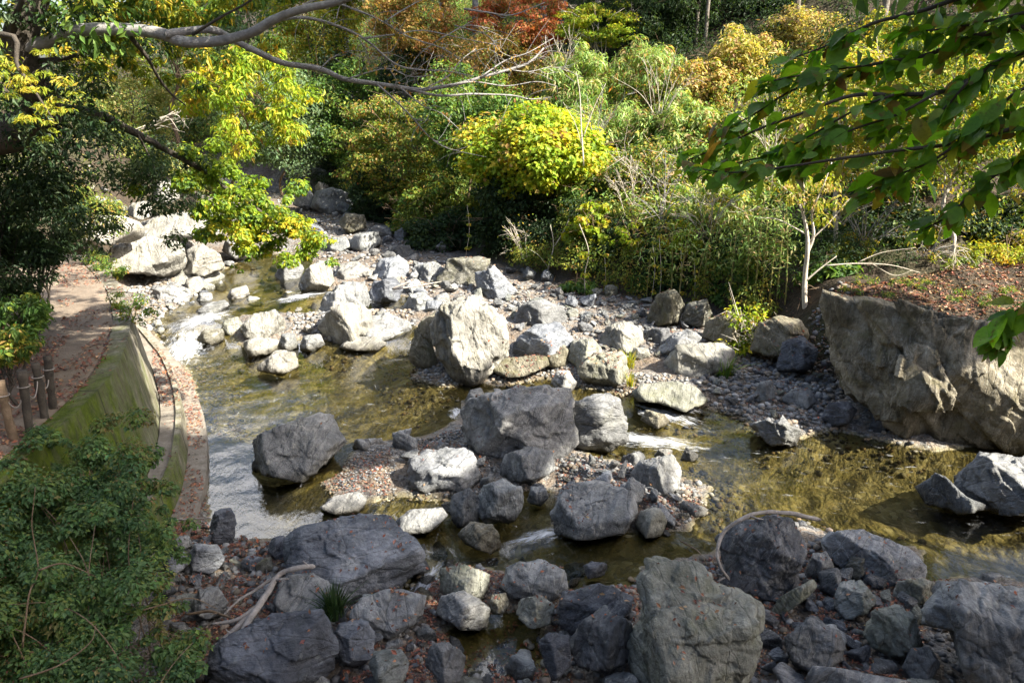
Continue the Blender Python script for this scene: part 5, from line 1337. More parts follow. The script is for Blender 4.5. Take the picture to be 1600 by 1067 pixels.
ivy = blob_px([(300, 265, 13.2, .35, 6), (335, 285, 13.4, .45, 8), (370, 310, 13.8, .45, 9), (405, 330, 14, .5, 10), (440, 345, 14.2, .45, 9), (475, 362, 14.3, .4, 8), (495, 372, 14.3, .2, 4), (370, 345, 13.8, .4, 7), (340, 330, 13.5, .45, 6), (410, 375, 14, .35, 7), (335, 365, 13.6, .35, 4),
               (420, 300, 14.1, .3, 5), (385, 395, 14, .18, 3), (440, 395, 14.1, .12, 2), (375, 420, 14, .1, 2), (350, 385, 13.8, .2, 3)], 1)
leaf_part('ivy_foliage', ivy, 13500, .075, G_LIME[:2] * 2 + G_MID[1:3] + G_LIME[2:4], bt, base, 2, .6, .5)
darkc = blob_px([(95, 235, 12, .8, 9), (170, 265, 12.4, .8, 10), (235, 285, 12.8, .6, 8), (120, 300, 12.3, .7, 9), (200, 320, 12.6, .6, 8), (40, 280, 11.6, .8, 9), (40, 180, 11.2, .6, 6), (140, 215, 12, .5, 5), (265, 255, 13, .4, 5), (245, 320, 12.8, .35, 4), (150, 335, 12.4, .4, 4), (30, 40, 10.6, .6, 7), (90, 10, 10.6, .6, 7), (60, 130, 10.8, .5, 5), (20, 330, 11.5, .6, 6), (40, 110, 10.2, .45, 7), (15, 60, 10.0, .4, 6), (75, 60, 10.2, .25, 4), (130, 165, 11.2, .3, 5), (190, 195, 12, .3, 5), (60, 200, 10.8, .5, 7), (100, 160, 11, .3, 5), (250, 225, 12.6, .25, 4), (10, 0, 10, .5, 6)], 3)
leaf_part('dark_foliage', darkc, 12500, .085, G_DARK + [((.07, .105, .055), 2.5), ((.10, .13, .05), .8)], bt, base, 4, .4, .6)
yel = blob_px([(140, 15, 11.8, .45, 8), (200, 70, 12.0, .4, 7), (230, 15, 11.8, .5, 8), (180, 110, 12.2, .3, 5), (300, 15, 11.4, .4, 6), (360, 20, 11.4, .35, 6), (250, 95, 12, .35, 5), (280, 40, 11.4, .3, 4), (330, 115, 12.4, .35, 5), (410, 10, 11.2, .35, 4), (310, 90, 12, .25, 4), (150, 75, 11.8, .3, 4), (460, -10, 11, .3, 4)], 5)
leaf_part('yellow_foliage', yel, 6500, .10, Y_GREEN + G_MID, bt, base, 6, .33, 1.0)
upper = blob_px([(100, -220, 10.5, 1.2, 12), (300, -200, 10.5, 1.2, 12), (0, -300, 11, 1.3, 10), (500, -160, 10, .8, 6), (200, -350, 11, 1.2, 10), (400, -300, 10.5, 1.0, 8), (-200, -150, 11, 1.5, 12), (-150, 100, 11.5, 1.3, 10)], 7)
leaf_part('crown', upper, 12000, .13, G_MID, bt, base, 8, .45, .6)
PATHP = P((-60, 560), (60, 510), (75, 400), (190, 400), (215, 500), (150, 580), (0, 640), z=2.35)
dap = A([c + A([0, 0, 2]) - SUN * 10 for c in shade_clumps(PATHP, 150, 19, 23, [], r, -.3)])
dap = dap[fbm(np.column_stack([dap[:, 1] * .7 + dap[:, 2] * .5, dap[:, 0] * .2, dap[:, 2] * .1]), 2) > -.12]
leaf_part('high_foliage', [(c, .28) for c in dap], 3600, .14, G_MID, bt, base, 12, .6)
bare = [(allp[i], .16) for i in r.choice(len(allp), 70)]
leaf_part('autumn_foliage', bare, 420, .055, ORANGE, bt, base, 9, .5, .8)

# maple spray at the left edge
ms = empty('maple_tree', (-9.2, 9.2, float(zt(-9.2, 9.2)))); tag(ms, 'yellow green maple spray hanging in at the left edge', 'tree')
mloc = A(ms.location)
mb = MB(); mb.tube(smooth_path(A([mloc - [0, 0, .2], mloc + [.2, 0, 2.0], at_y(-30, 60, 8.6), at_y(30, 110, 8.4), at_y(85, 190, 8.3)]), 6), np.linspace(.06, .006, 25), 7)
k = mb.build('trunk', M['bark_dark'], ms); k.location = -mloc
leaf_part('foliage', blob_px([(10, 100, 8.4, .25, 6), (35, 130, 8.4, .25, 6), (60, 165, 8.3, .22, 5), (20, 160, 8.3, .25, 5), (80, 200, 8.3, .14, 3), (-10, 60, 8.5, .35, 5), (50, 200, 8.3, .2, 3)], 8), 1500, .06, Y_GREEN[:3], ms, mloc, 10, .3, .5, flat=.4)

# undergrowth on the steep left bank beside the footpath
for k, (u, v, Y, rad, pal, n, lab) in enumerate([
    (25, 330, 13.5, 1.0, G_DARK, 5000, 'dark shaded shrub high on the left bank under the big tree'), (20, 420, 12.2, .8, G_DARK, 4500, 'dark drooping shrub on the left bank beside the footpath'),
    (60, 380, 15.0, .8, G_DARK, 4000, 'dark shrub hugging the bend of the footpath'), (25, 500, 11.0, .5, G_MID, 2200, 'green leafy weeds at the foot of the left bank'),
    (10, 545, 10.2, .35, OLIVE, 900, 'dry weeds low at the left edge above the path litter'), (140, 330, 20.0, .9, OLIVE, 3500, 'brownish shrub where the footpath turns out of sight'),
    (-30, 250, 12.5, 1.4, G_DARK, 6000, 'dense dark shrub at the left edge behind the maple spray')]):
    c = at_y(u, v, Y); rt = A([c[0], c[1], float(zt(c[0], c[1]))]); rr = np.random.default_rng(400 + k)
    o = empty('shrub', rt); tag(o, lab, 'shrub')
    bl = fill_blobs(c, (rad, rad * .8, rad * .8), 40, rad * .3, rr)
    lv = Leaves(); crown_leaves(lv, bl, n, .09, pal, rr, .4, .5, .6); q = lv.build('crown', M['leaf'], o); q.location = -rt
    mb = MB(); limbs(mb, rt - A([0, 0, .1]), c, .03, bl, rr, 16); q = mb.build('trunk', M['bark_dark'], o); q.location = -rt

# verge plants along the path's river side, far end
for k, (u, v, n) in enumerate([(178, 432, 500), (200, 478, 420), (150, 408, 420), (216, 500, 260), (165, 420, 300)]):
    g = on_z(u, v, 2.35); rr = np.random.default_rng(440 + k); bl = fill_blobs(g + A([0, 0, .1]), (.35, .35, .2), 14, .12, rr)
    o = empty('verge_plant', g); tag(o, 'low green weed clump on the river edge of the footpath', 'weed', 'weeds along the footpath edge')
    lv = Leaves(); crown_leaves(lv, bl, n, .07, OLIVE + G_MID, rr, .4, .5, .3); q = lv.build('foliage', M['leaf'], o); q.location = -g

# --- leafy shrub in the lower left corner, close to the viewpoint
sb = A([-3.9, 6.4, float(zt(-3.9, 6.4))]); o = empty('foreground_shrub', sb); tag(o, 'large dense green shrub filling the lower left corner', 'shrub')
rows = [(60, 735, 8.8, .34, 9), (135, 695, 8.9, .36, 9), (180, 745, 8.8, .26, 8), (30, 790, 8.2, .45, 10), (110, 760, 8.4, .5, 14), (190, 770, 8.4, .38, 12), (225, 810, 8.2, .25, 9), (40, 850, 7.6, .5, 12), (130, 850, 7.8, .5, 14), (215, 860, 7.8, .32, 10),
        (50, 950, 7.0, .5, 12), (150, 950, 7.2, .45, 14), (235, 940, 7.2, .28, 10), (270, 1000, 7.0, .22, 7), (60, 1050, 6.4, .5, 12), (170, 1050, 6.6, .45, 14), (260, 1060, 6.6, .28, 9), (-40, 820, 7.8, .5, 10), (-40, 950, 7.0, .6, 10), (95, 680, 9.0, .18, 5), (300, 1070, 6.5, .18, 5), (205, 775, 8.6, .22, 6), (150, 760, 9.0, .28, 10), (100, 745, 9.1, .28, 9), (50, 755, 9.0, .28, 8), (70, 800, 8.6, .35, 10), (150, 810, 8.5, .35, 10), (228, 770, 8.5, .2, 6), (240, 840, 8.0, .2, 6), (245, 880, 7.6, .2, 5), (20, 770, 8.6, .35, 6)]
sblobs = blob_px(rows, 20)
rr = np.random.default_rng(21)
lv = Leaves()
crown_leaves(lv, sblobs, 26000, .034, [((.10, .18, .06), 3), ((.15, .2, .06), 1), ((.22, .2, .07), .5), ((.16, .09, .05), .4)], rr, .5, .9, .5, 1.2, .8)
crown_leaves(lv, sblobs, 56000, .056, [((.065, .125, .055), 3), ((.085, .155, .06), 3), ((.115, .19, .065), 2), ((.16, .22, .06), 1), ((.2, .19, .07), .3)], rr, .62, 1.0, .3, 1.2, .7)
q = lv.build('foliage', M['leaf'], o); q.location = -sb
mb = MB()
for i in rr.choice(len(sblobs), 34):
    e = sblobs[i][0]; s = sb + rr.normal(0, .5, 3) * A([1, .8, .1]); mid = (s + e) / 2 + rr.normal(0, .12, 3) + A([0, 0, .25])
    mb.tube(smooth_path(A([s, mid, e, e + rr.normal(0, .15, 3)]), 5), np.linspace(.008, .002, 16), 5, False)
for pts, y0, y1 in [([35,1010, 45,930, 60,890, 50,820, 55,760], 6.3, 6.9), ([60,890, 100,880, 150,900], 6.2, 6.4), ([30,1060, 90,1040, 140,1005, 150,975], 5.8, 6.1), ([200,960, 250,945, 300,935, 340,950], 6.9, 7.4)]:
    tw(mb, PL(pts, y0, y1), .010, .003, 5, 6)
q = mb.build('stems', M['bark_brown'], o); q.location = -sb

# --- log posts with a sagging wire along the path
posts = []
for k, (u, v, z1, h) in enumerate([(24, 692, 2.25, .62), (47, 686, 2.25, .70), (70, 655, 2.28, .60), (83, 640, 2.28, .58)]):
    g = on_z(u, v, z1); rr = np.random.default_rng(480 + k); g[2] = float(zt(g[0], g[1])) - .12
    o = empty('fence_post', g); tag(o, ['pale mossy log post nearest the left edge', 'dark log post second from the left edge', 'leaning log post third from the left, ahead of the dark tall one', 'dark upright log post at the right end of the row'][k], 'fence post', 'log posts along the footpath')
    L = h + .3; top = A([rr.normal(0, .02), rr.normal(0, .02), L])
    mb = MB(); pth = smooth_path(A([[0, 0, 0], top * .5 + rr.normal(0, .008, 3), top]), 6)
    mb.tube(pth, .052 + .005 * rr.normal(size=len(pth)), 12); mb.build('log', M['bark_brown' if k == 0 else 'bark_dark'], o)
    mb = MB()
    th = np.linspace(0, 2 * np.pi, 13)
    mb.tube(A([[np.cos(a) * .068, np.sin(a) * .068, 0] for a in th]) + top * .8, .008, 5, False); mb.build('wire_tie', M['drift'], o)
    posts.append(g + top * .8)
for k in range(3):
    a, b = posts[k], posts[k + 1]; tt_ = np.linspace(0, 1, 12)[:, None]
    c = a + (b - a) * tt_ - A([0, 0, .22]) * (4 * tt_ * (1 - tt_))
    mb = MB(); mb.tube(c, .008, 5)
    o = mb.build('rope', M['drift'], None, a); tag(o, ['sagging rope between the two posts nearest the left edge', 'sagging rope between the second and third log posts', 'sagging rope between the third log post and the last'][k], 'rope', 'ropes between the log posts')

# --- branches of a tree hanging in from the upper right, close by
r = np.random.default_rng(90)
ot = empty('beech_tree', (5.2, 1.6, float(zt(5.2, 1.6)))); tag(ot, 'broad leaved tree beside the viewpoint, dark branches hanging in at upper right', 'tree')
ob = A(ot.location)
TR = A([ob - [0, 0, .2], ob + [-.1, .1, 2], ob + [-.2, .3, 4.2], ob + [-.1, .3, 7]])
mb = MB(); mb.tube(smooth_path(TR, 7), np.linspace(.22, .12, 22), 10); k = mb.build('trunk', M['bark_dark'], ot); k.location = -ob
src = TR[2]
BR = [([1640,35, 1600,44, 1522,57, 1499,67, 1441,88, 1364,101, 1343,115, 1246,138, 1178,179, 1130,205], 3.6, 4.2, .014), ([1640,70, 1600,84, 1559,98, 1512,128, 1465,145, 1397,148, 1330,150, 1260,175, 1190,200, 1120,232, 1075,250], 3.4, 4.0, .017),
      ([1640,185, 1600,196, 1499,223, 1397,236, 1300,250, 1220,262, 1140,270, 1085,262], 3.3, 3.8, .011), ([1640,225, 1600,246, 1532,290, 1482,337, 1440,360], 3.2, 3.5, .010), ([1640,-30, 1540,-15, 1441,17, 1364,37, 1296,70, 1242,90], 3.6, 4.2, .014),
      ([1465,145, 1400,180, 1340,200, 1280,225, 1240,260], 3.55, 3.8, .007), ([1499,223, 1450,255, 1400,275, 1360,300], 3.4, 3.6, .006), ([1364,101, 1300,110, 1240,120, 1200,128], 3.9, 4.1, .006), ([1512,128, 1480,165, 1440,195, 1380,205], 3.5, 3.7, .006),
      ([1640,470, 1600,480, 1570,500, 1555,540], 3.2, 3.3, .006), ([1640,120, 1580,150, 1540,190, 1500,210], 3.2, 3.4, .008), ([1640,150, 1560,190, 1470,250, 1400,285], 3.6, 3.9, .008), ([1640,10, 1560,30, 1480,45, 1420,50], 3.5, 3.9, .008), ([1397,148, 1340,170, 1270,210, 1210,240, 1150,255], 3.6, 3.95, .006)]
mb = MB(); sites = []
for pts, y0, y1, a in BR:
    w = PL(pts, y0, y1); p_ = smooth_path(w, 5) + .0; mb.tube(p_, np.linspace(a, .003, len(p_)), 6)
    if pts[0] == 1640: mb.tube(smooth_path(A([src + r.normal(0, .3, 3), (src + w[0]) / 2 + A([0, 0, .2]), w[0]]), 5), np.linspace(a * 1.8, a, 11), 6)
    t_ = nrm(np.gradient(p_, axis=0))
    for i in range(2, len(p_)):
        for _ in range(r.integers(0, 4)): sites.append((p_[i], t_[i]))
    sites += [(p_[-1], t_[-1])] * 3 + [(p_[-4] , t_[-4])] * 2 + [(p_[-8], t_[-8])] * 2
k = mb.build('branches', M['bark_dark'], ot); k.location = -ob
# real leaf blades: pointed oval with a folded midrib and a stalk
def near_leaves(sites, n, size, pal, seed):
    r = np.random.default_rng(seed); V, F3, F4, cols = [], [], [], []
    prof = [(0, .0), (.12, .30), (.32, .47), (.55, .48), (.78, .30), (.92, .12), (1, 0)]
    tw_ = MB()
    Vt, Ft, Ct, cnt = [], [], [], 0
    for q in range(n):
        s, t = sites[r.integers(len(sites))]
        L = size * math.exp(r.normal(-.05, .36)); az = r.normal(0, .9)
        fwd = nrm(t * .7 + A([r.normal(0, .7), r.normal(0, .7), r.normal(-.28, .3)])); nv = nrm(A([r.normal(0, .45), r.normal(0, .45) - .2, .8])); sd = nrm(np.cross(nv, fwd)); nv = np.cross(fwd, sd)
        o_ = s + fwd * L * .15 + r.normal(0, .02, 3)
        curl = r.normal(.25, .28); fo = abs(r.normal(.18, .12)); pts = []
        Wd = L * r.uniform(.48, .70)
        rows = []
        for a, w in prof:
            c = o_ + fwd * L * a - nv * L * curl * a * a
            rows.append((c - sd * Wd * w + nv * Wd * w * fo, c, c + sd * Wd * w + nv * Wd * w * fo))
        v = A(rows).reshape(-1, 3)
        f = []
        for i in range(len(prof) - 1):
            b = 3 * i; f += [(b, b + 1, b + 4, b + 3), (b + 1, b + 2, b + 5, b + 4)]
        Vt.append(v); Ft.append(A(f) + cnt); cnt += len(v)
        c = pick_cols(1, pal, r)[0]; cc = np.tile(c, (len(f), 1))
        if r.random() < .3: cc[-2 * r.integers(1, 4):] = cc[-1] * .3 + A([.16, .08, .03]) * .7
        Ct.append(cc)
    return np.concatenate(Vt), np.concatenate(Ft), np.concatenate(Ct)
wts = [(s, t) for s, t in sites]
V, Fq, cl = near_leaves(wts, 1100, .074, [((.08, .17, .02), 4), ((.11, .23, .025), 4), ((.15, .28, .03), 2), ((.2, .22, .03), .8), ((.17, .10, .035), .35), ((.12, .065, .03), .2)], 91)
k = mesh_np('leaves', V, Fq, M['near_leaf'] if 'near_leaf' in M else M['thin_leaf'], ot, None, True, cl); k.location = -ob
leaf_part('crown', blob_px([(1750, -500, 3.2, 1.0, 8), (1900, -300, 3.0, 1.0, 8), (2200, -600, 3, 1.2, 8)], 92), 2500, .1, G_MID, ot, ob, 93, .55)

# --- tall trees on the bank to the right of the viewpoint: their shade lies over the near half of the bed
r = np.random.default_rng(95)
SHADE = P((-120, 655), (140, 648), (250, 690), (330, 655), (420, 648), (560, 648), (640, 668), (705, 618), (715, 580), (800, 570), (862, 580), (868, 655), (880, 690), (960, 705), (1040, 750), (1140, 785), (1300, 805), (1440, 805), (1480, 835), (1600, 850), (1750, 870), (1750, 1100), (800, 1250), (-300, 1200), z=.35)
HOLES = [(*P((u, v), z=.3)[0], rad) for u, v, rad in [(562, 735, .42), (690, 728, .55), (905, 725, .45), (722, 925, .3), (500, 790, .32), (640, 778, .35), (660, 800, .3), (355, 880, .12), (735, 955, .25), (980, 740, .25), (575, 765, .25), (1240, 740, .4)]]
cl = A(shade_clumps(SHADE, 1600, 19, 27, HOLES, r, .34))
seeds = A([(10.5, -1.5), (14.5, 0.5), (18.5, 2.0), (22.5, 3.5)])
own = np.argmin(np.abs(cl[:, :1] - A([9.5, 14, 18.5, 23])[None]), 1)
labs = ['tall shade tree nearest the viewpoint on the right bank', 'tall shade tree second along the right bank', 'tall shade tree third along the right bank', 'tall shade tree farthest along the right bank']
for i in range(4):
    cc = cl[own == i]; b = A([*seeds[i], float(zt(*seeds[i]))]); o = empty('shade_tree', b); tag(o, labs[i], 'tree', 'shade trees beside the viewpoint')
    k = leaf_part('crown', [(c, .33) for c in cc], len(cc) * 34, .26, G_MID, o, b, 96 + i, .7, .2, .3)
    mb = MB(); limbs(mb, b - A([0, 0, .2]), A([b[0] + .5, b[1] + .8, cc[:, 2].max()]), .30, [(c, .3) for c in cc], r, 60, 8); k = mb.build('trunk', M['bark_brown'], o); k.location = -b

# a tree standing on the terrace beyond the right edge shades the shore in front of the cliff block
SHORE = P((1100, 585), (1200, 545), (1290, 550), (1400, 640), (1340, 668), (1240, 648), (1170, 648), (1110, 625), z=.25)
cl = A(shade_clumps(SHORE, 190, 10.5, 15, [], r, .05)); b = A([14.2, 12.6, float(zt(14.2, 12.6))]); o = empty('shade_tree', b); tag(o, 'tree on the terrace beyond the right edge, shading the shore before the cliff block', 'tree')
k = leaf_part('crown', [(c, .3) for c in cl], len(cl) * 34, .22, G_MID, o, b, 120, .7, .2, .3)
mb = MB(); limbs(mb, b - A([0, 0, .2]), A([b[0], b[1] + .3, cl[:, 2].max()]), .2, [(c, .3) for c in cl], r, 40, 8); k = mb.build('trunk', M['bark_brown'], o); k.location = -b
# ================================================================== DRIFTWOOD, LITTER, GRAVEL
def stick(pts, a, b, label, cat='driftwood', mat='drift', z=None, parts=()):
    """pts: (u, v, height)"""
    w = A([on_z(u, v, h) for u, v, h in pts])
    mb = MB(); pth = smooth_path(w, 7)
    pth = pth + .02 * np.column_stack([perlin(pth * 4 + 5), perlin(pth * 4 + 25), perlin(pth * 4 + 45)])
    rad = np.linspace(a, b, len(pth)) * (1 + .35 * perlin(pth * 7) + .2 * perlin(pth * 19)); rad[0] *= .45; rad[-1] *= .35
    mb.tube(pth, rad, 9)
    rs = np.random.default_rng(len(pth) + int(abs(w[0][0]) * 100))
    for q in range(3 if a > .018 else 1):       # broken side twigs
        k0 = rs.integers(2, len(pth) - 2); d_ = nrm(rs.normal(0, 1, 3) + A([0, 0, .6])); e_ = pth[k0] + d_ * a * rs.uniform(2.5, 7)
        mb.tube(A([pth[k0], (pth[k0] + e_) / 2 + rs.normal(0, a * .3, 3), e_]), [rad[k0] * .6, rad[k0] * .4, rad[k0] * .15], 6)
    for pp, a2, b2 in parts:
        w2 = A([on_z(u, v, h) for u, v, h in pp]); q = smooth_path(w2, 6); mb.tube(q, np.linspace(a2, b2, len(q)), 7)
    o = mb.build('driftwood', M[mat], None, w[0]); tag(o, label, cat)
    return o


stick([(492, 885, .95), (462, 888, .98), (438, 897, .92), (418, 925, .85), (398, 955, .8), (380, 985, .78), (368, 1000, .75)], .03, .042, 'thick bent driftwood bough propped over the bottom left block',
      parts=[([(400, 950, .8), (370, 968, .75), (330, 975, .7)], .035, .015), ([(398, 955, .75), (360, 990, .72), (335, 1010, .7)], .045, .02)])
stick([(438, 897, .75), (400, 920, .6), (370, 940, .55), (345, 965, .55)], .022, .01, 'thin grey stick beside the bent driftwood bough')
stick([(290, 960, .5), (330, 955, .55), (365, 967, .6)], .018, .012, 'tan bent twig running from the shrub to the driftwood', mat='bark_brown')
stick([(1282, 812, .95), (1240, 803, 1.12), (1195, 800, 1.25), (1160, 810, 1.25), (1132, 830, 1.1), (1121, 858, .95), (1126, 885, .8), (1140, 905, .6)], .03, .02, 'bent bleached branch curving over the black ridged boulder')
stick([(1470, 905, .55), (1478, 940, .5), (1490, 975, .5), (1470, 990, .4)], .012, .006, 'thin dead twig leaning on the huge corner boulder', mat='bark_brown')
stick([(1062, 845, .12), (1090, 860, .1), (1105, 885, .15)], .012, .008, 'thin curved twig at the shaded water edge', mat='bark_brown')
stick([(270, 812, .3), (300, 810, .3), (330, 808, .3)], .016, .012, 'straight stick lying on the left apron')
stick([(640, 440, 1.2), (615, 452, 1.0), (690, 440, 1.0)], .03, .02, 'pale drift log wedged behind the tall white boulder')

# everything a leaf can lie on, as one search tree
def obj_arrays(o):
    me = o.data; me.calc_loop_triangles()
    V = np.zeros(len(me.vertices) * 3); me.vertices.foreach_get('co', V); F = np.zeros(len(me.loop_triangles) * 3, np.int32); me.loop_triangles.foreach_get('vertices', F)
    mw = A(o.matrix_world); V = V.reshape(-1, 3) @ mw[:3, :3].T + mw[:3, 3]
    return V, F.reshape(-1, 3)


bpy.context.view_layer.update()
Vs, Fs, n = [], [], 0
for V, F in SOLIDS: Vs.append(V); Fs.append(F + n); n += len(V)
for ob_ in list(bpy.data.objects):
    if ob_.type == 'MESH' and ob_.name.split('.')[0] in ('stone', 'ledge', 'low_kerb', 'apron', 'wall_face', 'footpath'):
        V, F = obj_arrays(ob_); Vs.append(V); Fs.append(F + n); n += len(V)
TREE = BVHTree.FromPolygons(np.concatenate(Vs).tolist(), np.concatenate(Fs).tolist(), all_triangles=True)


def settle(xy, rock_only=False, steep=.62):
    """drop points on the topmost surface -> positions, normals, which ones landed well"""
    z = zt(xy[:, 0], xy[:, 1]); P_, N_, ok = [], [], []
    for (x, y), g in zip(xy, z):
        h, nn, _, _ = TREE.ray_cast(Vector((x, y, 8)), Vector((0, 0, -1)))
        if h is not None and h.z > g:
            nz = nn if nn.z > 0 else -nn
            P_.append((x, y, h.z)); N_.append(nz[:]); ok.append(nz.z > steep)
        else:
            P_.append((x, y, g)); N_.append((0, 0, 1)); ok.append(not rock_only)
    return A(P_), A(N_), A(ok)


LIT_V, LIT_C = Leaves(), None
def litter(poly, n, size, seed, z=.1, pal=DRY, clump=.9, thresh=0.0, rock_only=False, lift=.012, above_water=True, target=None, steep=.62):
    r = np.random.default_rng(seed)
    pw = P(*A(poly).reshape(-1, 2), z=z); lo, hi = pw.min(0), pw.max(0)
    xy = r.uniform(lo, hi, (n * 4, 2)); xy = xy[inside(pw, xy[:, 0], xy[:, 1])]
    f = fbm(np.column_stack([xy * clump, 0 * xy[:, :1]]) + seed * 3.1, 3)
    xy = xy[f + r.normal(0, .12, len(xy)) > thresh][:n]
    if not len(xy): return
    p, nn, ok = settle(xy, rock_only, steep)
    if not rock_only: ok &= (np.abs(p[:, 2] - zt(p[:, 0], p[:, 1])) < .16) | (r.random(len(p)) < .05) | (p[:, 1] > 14.2)
    if above_water: ok &= p[:, 2] > water_level(p[:, 0], p[:, 1]) + .008
    p, nn = p[ok], nn[ok]; m = len(p)
    nv = nn + r.normal(0, .28, (m, 3))
    (target or LIT_V).add(p + nn * lift + A([0, 0, 1]) * (r.random(m) * .015)[:, None], nv, r.normal(0, 1, (m, 3)), size * np.exp(r.normal(0, .25, m)), .5, pick_cols(m, pal, r), r)


FG = [235,815, 330,800, 430,840, 650,840, 800,880, 1000,880, 1120,850, 1290,840, 1440,900, 1620,910, 1620,1090, 300,1090]
litter(FG, 26000, .05, 1, .3, thresh=-.2, clump=1.0)
litter(FG, 1800, .05, 2, .3, thresh=-.3)
litter([520,920, 700,960, 720,1075, 560,1075, 600,1000], 700, .052, 3, .3, thresh=-.1)
litter([640,900, 780,930, 880,970, 860,1070, 690,1070], 900, .05, 4, .1, thresh=-.15, above_water=False)
litter([860,700, 990,725, 1080,760, 1110,790, 1040,830, 990,790, 870,755], 800, .055, 5, .1, thresh=-.2)
litter([640,690, 720,670, 780,730, 740,790, 640,775], 480, .055, 6, .08, thresh=-.15)
litter([500,720, 610,712, 610,775, 510,775], 420, .05, 7, .05, thresh=-.3)
litter([640,570, 780,580, 860,570, 1000,600, 1090,610, 1000,625, 860,605, 740,600], 500, .06, 8, .1, thresh=0)
litter([1100,560, 1300,560, 1310,660, 1180,650], 500, .06, 9, .2, thresh=-.1)
litter([1275,436, 1620,425, 1640,500, 1480,500, 1300,468], 4200, .08, 10, 2.1, thresh=-.5, pal=DRY + [((.36, .24, .13), 3)])
litter([-20,640, 100,560, 215,480, 215,540, 190,600, 140,640, 60,700, -20,720], 1500, .06, 11, 2.35, thresh=-.25)
litter([-60,520, 40,500, 110,520, 60,600, -60,640], 1500, .06, 12, 2.35, thresh=-.1)
litter([80,410, 190,410, 215,500, 100,520], 900, .06, 13, 2.35, thresh=-.1)
litter([240,560, 305,560, 320,690, 322,830, 230,830, 245,680], 2400, .055, 14, .4, thresh=-.6)
litter([455,810, 660,830, 640,900, 480,900], 130, .05, 15, .9, thresh=.4, rock_only=True)
litter([870,755, 990,770, 980,820, 880,820], 110, .05, 16, .35, thresh=.3, rock_only=True, clump=2)
litter([690,600, 900,600, 900,640, 720,640], 60, .05, 17, 1.2, thresh=.15, rock_only=True)
litter([1440,880, 1620,890, 1620,1060, 1500,1050], 160, .055, 18, 1.0, thresh=.33, rock_only=True)
litter([1000,870, 1210,930, 1180,1060, 1010,1060], 160, .055, 19, 1.0, thresh=.33, rock_only=True)
litter([700,440, 1100,470, 1280,540, 1200,560, 900,500], 900, .07, 20, .4, thresh=-.1)
o = LIT_V.build('fallen_leaves', M['dry_leaf']); tag(o, 'brown and red fallen leaves strewn over rocks, bars, wall ledge and terrace', 'fallen leaves', None, 'stuff')

# gravel: low pebbles, uncountable
GV, GF, GC, gn = [], [], [], 0
B1, F1 = ico(1)
def gravel(poly, n, s0, s1, seed, z=.08, clump=.8, thresh=-.4, under=False):
    global gn
    r = np.random.default_rng(seed)
    pw = P(*A(poly).reshape(-1, 2), z=z); lo, hi = pw.min(0), pw.max(0)
    xy = r.uniform(lo, hi, (n * 4, 2)); xy = xy[inside(pw, xy[:, 0], xy[:, 1])]
    f = fbm(np.column_stack([xy * clump, 0 * xy[:, :1]]) + seed, 3); xy = xy[f > thresh]
    g = zt(xy[:, 0], xy[:, 1]); ok = (g > water_level(xy[:, 0], xy[:, 1]) - (.35 if under else .03)); xy, g = xy[ok][:n], g[ok][:n]; m = len(xy)
    s = s0 + (s1 - s0) * r.random(m) ** 2.2
    sc_ = s[:, None] * np.column_stack([np.ones(m), r.uniform(.65, 1, m), r.uniform(.45, .8, m)]) * .5
    az = r.uniform(0, 6.28, m); V = B1[None] * sc_[:, None] * (1 + r.normal(0, .13, (m, len(B1), 1)))
    ca, sa = np.cos(az)[:, None], np.sin(az)[:, None]
    V = np.stack([V[..., 0] * ca - V[..., 1] * sa, V[..., 0] * sa + V[..., 1] * ca, V[..., 2]], -1) + np.column_stack([xy, g + s * .12])[:, None]
    GV.append(V.reshape(-1, 3)); GF.append((F1[None] + (np.arange(m) * len(B1))[:, None, None]).reshape(-1, 3) + gn); gn += m * len(B1)
    c = A([(.10, .103, .108), (.16, .16, .16), (.21, .21, .205), (.29, .288, .28), (.15, .125, .095), (.22, .175, .135)])[r.integers(0, 6, m)] * np.exp(r.normal(0, .15, (m, 1)))
    GC.append(np.repeat(c, len(F1), 0))


gravel(FG, 3500, .03, .15, 1, .25)
gravel([860,700, 990,725, 1080,760, 1115,790, 1040,830, 990,790, 870,755], 1500, .02, .12, 2)
gravel([640,690, 720,670, 780,740, 740,790, 640,775], 800, .02, .1, 3)
gravel([495,715, 615,705, 620,780, 505,780], 900, .02, .075, 4, .03)
gravel([635,560, 790,570, 860,565, 1000,590, 1100,600, 1000,630, 860,608, 720,605, 640,595], 2600, .02, .12, 5)
gravel([1090,560, 1310,555, 1320,670, 1180,655, 1090,620], 2200, .03, .2, 6, .15)
gravel([195,430, 310,460, 340,500, 250,530, 210,495], 1500, .03, .22, 7, .2)
gravel([430,330, 640,380, 800,450, 1100,500, 1060,560, 880,540, 640,480, 500,420], 3500, .04, .2, 8, .4)
gravel([440,490, 650,490, 650,540, 470,550], 1200, .03, .2, 9, .05)
gravel([880,640, 1140,650, 1450,700, 1450,860, 1120,850], 900, .04, .16, 10, -.2, under=True)
gravel([300,560, 700,560, 720,640, 560,690, 330,690], 900, .04, .16, 11, -.2, under=True)
t = NT('pebble'); c = t.attr('col', 0); co = t.n('ShaderNodeNewGeometry').outputs['Position']
pz = t.n('ShaderNodeSeparateXYZ'); t.t.links.new(co, pz.inputs[0])
c = t.mix(t.ramp(pz.outputs[2], [(.02, .7), (.08, 0.0)]), c, t.mix(1.0, c, (.62, .52, .26), 'MULTIPLY'))
c = t.mix(t.ramp(t.noise(co, 30, 4, .7), [(.3, .5), (.6, 0.0)]), c, t.mix(1.0, c, (.5, .5, .5), 'MULTIPLY'))
M['pebble'] = t.surf(t.bsdf(c, .75, t.bump(t.noise(co, 40, 4, .7), .4, .02), .35))
